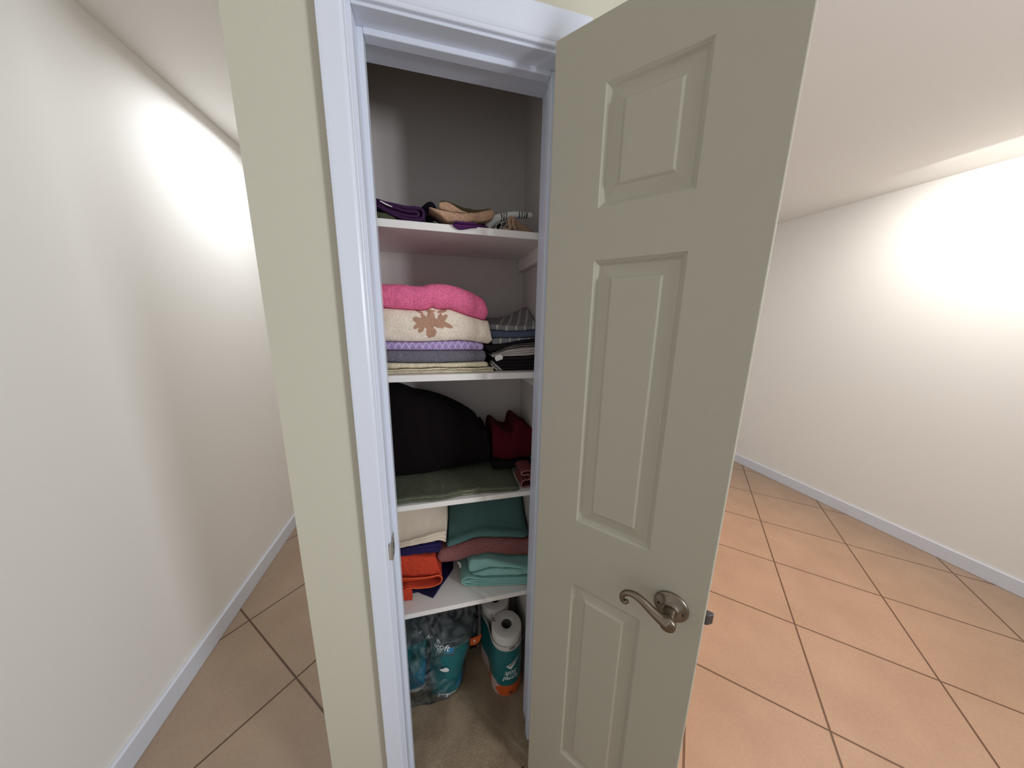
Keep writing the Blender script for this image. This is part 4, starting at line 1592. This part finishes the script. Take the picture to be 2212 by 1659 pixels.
def on_left(P2, F2, u, v, sc_=1.0, rot=0.0, lift=0.0048):
    """flat print wrapped on the leaning pack about the surface point seen at pixel (u, v)"""
    # find the front surface point along the sight line
    r = ray(u, v)
    best = None
    for k in range(400):
        y = 0.92 + 0.10 * k / 400
        p = EYE + r * (y / r.y)
        _, cx, cy, rx, ry = lerp_rows(LROWS, max(LROWS[0][0], min(p.z, LROWS[-1][0])))
        if (abs((p.x - cx) / rx)) ** 2.3 + (abs((p.y - cy) / ry)) ** 2.3 <= 1.0:
            best = p
            break
    p = best or EYE + r * (0.945 / r.y)
    V = []
    cr_, sr_ = math.cos(rot), math.sin(rot)
    for x, y in P2:
        x, y = x * cr_ - y * sr_, x * sr_ + y * cr_
        X = p.x + x; Z = p.z + y
        _, cx, cy, rx, ry = lerp_rows(LROWS, max(LROWS[0][0], min(Z, LROWS[-1][0])))
        q = max(0.0, 1 - abs((X - cx) / rx) ** 2.3)
        V.append(Vector((X, cy - ry * q ** (1 / 2.3) - lift, Z)))
    return V, F2


rt = math.radians(-14)
ta, fa = text2d('Angel', 0.026, 0.2, 0.0004)
tb, fb = text2d('Soft', 0.034, 0.2, 0.0006)
mk('lettering', *join(on_left(ta, fa, 936, 1385, rot=rt), on_left(tb, fb, 955, 1395, rot=rt)), M_INKW, parent=lp_, smooth=False)['label'] = 'white brand lettering'
lines = []
for (u, v, w) in ((944, 1406, 0.020), (936, 1412, 0.014), (934, 1423, 0.016), (936, 1427, 0.013)):
    lines.append(on_left([(-w / 2, -0.0014), (w / 2, -0.0014), (w / 2, 0.0014), (-w / 2, 0.0014)], [[0, 1, 2, 3]], u, v, rot=rt))
mk('small_print', *join(*lines), paint('pale_print', (0.25, 0.36, 0.37), 0.5), parent=lp_, smooth=False)
ct_ = [(-0.0185, -0.004), (-0.013, 0.002), (-0.007, 0.0035), (-0.001, 0.0105), (0.006, 0.0115), (0.011, 0.0075), (0.0165, 0.004), (0.0185, -0.004)]
cb_ = [(-0.0185, -0.005), (-0.008, -0.0095), (0.004, -0.0105), (0.014, -0.0095), (0.0185, -0.005)]
mk('printed_emblem', *on_left(*strips2d(smoothed(ct_, 0.002), smoothed(cb_, 0.002), 30), 960, 1444, rot=rt), M_INKW, parent=lp_, smooth=False)['label'] = 'white cloud emblem'
bl = on_left([(-0.019, -0.011), (0.019, -0.011), (0.019, 0.011), (-0.019, 0.011)], [[0, 1, 2, 3]], 957, 1500, rot=math.radians(-10), lift=0.0065)
bk = mk('barcode', *bl, M_INKW, parent=lp_, smooth=False)
mk('barcode_bars', *on_left(*bars2d(0.028, 0.016, 15, 5), 957, 1500, rot=math.radians(-10), lift=0.0072), M_INKD, parent=bk, smooth=False)
# orange end tag of the wrapper, to the right
tgp = [W(1016, 1381, 0.957), W(1030, 1375.5, 0.962), W(1041, 1371, 0.968), W(1036, 1385, 0.965), W(1027, 1393, 0.960), W(1015.5, 1394, 0.956)]
tgm = mk('wrapper_flap', tgp + [p + Vector((0.0, 0.002, 0)) for p in tgp], [(0, 1, 2, 3, 4, 5), (11, 10, 9, 8, 7, 6)] + [(i, (i + 1) % 6, (i + 1) % 6 + 6, i + 6) for i in range(6)], M_FILM, parent=lp_, smooth=False, dye=ORG)
tgm['label'] = 'orange printed flap'
t8, f8 = text2d('8', 0.016, 0.0, 0.0003)
cc = W(1025, 1384, 0.9565)
mk('printed_digit', [cc + Vector((x, -0.0008 + 0.2 * x, y)) for x, y in t8], f8, M_INKW, parent=tgm, smooth=False)
# ---- second pack at the far left
P2R = [(FZ + 0.001, -0.131, 1.045, 0.045, 0.042), (FZ + 0.01, -0.130, 1.045, 0.054, 0.052), (0.12, -0.128, 1.045, 0.056, 0.054), (0.24, -0.125, 1.045, 0.058, 0.054), (0.29, -0.122, 1.045, 0.045, 0.045), (0.300, -0.122, 1.045, 0.03, 0.03)]


def left2_dye(v, i):
    z = v.z - FZ
    if z < 0.03:
        return WHT
    if z < 0.13 + 0.02 * math.sin(v.x * 60):
        return (0.02, 0.20, 0.33)
    if z > 0.25:
        return (0.055, 0.075, 0.078)
    return TEAL


o = mk('toilet_paper_pack', *loft(P2R, nz=60, n=72, amp=0.003, seed=5, noise_z0=0.02), M_FILM, dye=left2_dye)
tag(o, 'teal and blue toilet paper pack half hidden behind the left door jamb', 'toilet paper', 'toilet paper packs on the closet floor')
# ---- dark cloth added behind the packs to deepen the shade there
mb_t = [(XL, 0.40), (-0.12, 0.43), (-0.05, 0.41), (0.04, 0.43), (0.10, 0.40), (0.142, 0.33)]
o = mk('dark_backing_cloth', *slab(mb_t, [(-.3, FZ + .0005), (.4, FZ + .0005)], 1.106, 1.144, fr=0.008, er=(0, 0.012), wob=0.003, seed=60, back_r=0.004), M_PLUSH, dye=(0.022, 0.009, 0.012))
tag(o, 'dark maroon cloth added as shade against the back wall behind the plastic bag', 'blanket')
# ---- the clear bag round both
BR = [(FZ + 0.0005, -0.066, 1.022, 0.100, 0.070), (0.015, -0.064, 1.016, 0.124, 0.084), (0.06, -0.060, 1.016, 0.129, 0.088), (0.14, -0.054, 1.018, 0.131, 0.090), (0.22, -0.036, 1.020, 0.150, 0.085),
      (0.28, -0.024, 1.022, 0.160, 0.085), (0.33, -0.026, 1.026, 0.156, 0.080), (0.38, -0.034, 1.035, 0.140, 0.066), (0.43, -0.05, 1.055, 0.10, 0.05), (0.47, -0.05, 1.06, 0.07, 0.03)]


def crumple(VF, amp, seed):
    V, Fc = VF
    out = []
    for v in V:
        k = 0.35 + 0.65 * min(1.0, max(0.0, (v.z - 0.10) / 0.15))
        q = Vector((v.x * 9 + seed, v.y * 9, v.z * 6))
        q2 = Vector((v.x * 23 + seed, v.y * 23 + 3, v.z * 13))
        r1 = 1 - 2 * abs(noise.noise(q)) * 1.6
        r2 = 1 - 2 * abs(noise.noise(q2)) * 1.6
        d = Vector((v.x + 0.05, v.y - 1.03, 0.0))
        d = d.normalized() if d.length > 1e-4 else Vector((0, -1, 0))
        w = Vector((v.x, v.y, v.z)) + d * amp * k * (0.7 * r1 + 0.45 * r2 - 0.5)
        w.y = min(w.y, 1.101)
        w.x = min(w.x, 0.146)
        w.x = max(w.x, CX0 + 0.004)
        w.z = max(FZ + 0.0005, w.z + amp * 0.5 * k * noise.noise(q2 + Vector((5, 5, 5))))
        out.append(w)
    return out, Fc


o = mk('plastic_bag', *crumple(loft(BR, nz=100, n=170, amp=0.004, seed=9, fq=16, sq=2.3, close_top=False, noise_z0=0.0), 0.022, 3.0), M_BAG)
tag(o, 'crumpled clear plastic bag around the toilet paper on the closet floor', 'bag')

# ------------------------------------------------------------------ light
def area(name, loc, target, sx, sy, power, col):
    l = bpy.data.lights.new(name, 'AREA')
    l.shape = 'RECTANGLE'
    l.size = sx
    l.size_y = sy
    l.energy = power
    l.color = col
    ob = bpy.data.objects.new(name, l)
    C.objects.link(ob)
    ob.location = loc
    d = Vector(target) - Vector(loc)
    ob.rotation_euler = d.to_track_quat('-Z', 'Y').to_euler()
    return ob


# daylight through the glass doors to the front right
area('daylight_window', (1.66, -1.11, 1.65), (0.05, 0.72, 1.45), 0.38, 0.55, 33.0, (0.90, 0.94, 1.0))
# added fill without a known fixture, whitens the far right wall
area('right_wall_fill', (2.7, 0.9, 2.38), (3.2, 0.9, 1.0), 0.9, 0.3, 17.0, (1.0, 0.95, 0.90))
# warm recessed downlight over the floor behind the door
sl = bpy.data.lights.new('downlight', 'SPOT')
sl.energy = 118.0
sl.color = (1.0, 0.47, 0.23)
sl.spot_size = math.radians(75)
sl.spot_blend = 0.8
sl.shadow_soft_size = 0.06
so = bpy.data.objects.new('downlight', sl)
C.objects.link(so)
so.location = (1.55, 1.15, 2.40)
# added fill over the left passage, lifts its tile floor
area('left_floor_fill', (-0.7, 2.0, 2.40), (-0.7, 2.0, 0.0), 0.35, 0.35, 9.5, (0.94, 0.97, 1.0))

w = bpy.data.worlds.new('hall_daylight')
sc.world = w
w.use_nodes = True
bg = w.node_tree.nodes['Background']
bg.inputs['Color'].default_value = (0.94, 0.96, 1.0, 1)
bg.inputs['Strength'].default_value = 0.52

sc.view_settings.view_transform = 'Standard'
sc.view_settings.look = 'None'
sc.view_settings.gamma = 1.0
sc.view_settings.use_curve_mapping = False
sc.view_settings.exposure = 0.0
sc.cycles.use_denoising = True
sc.cycles.max_bounces = 8
sc.cycles.transparent_max_bounces = 12
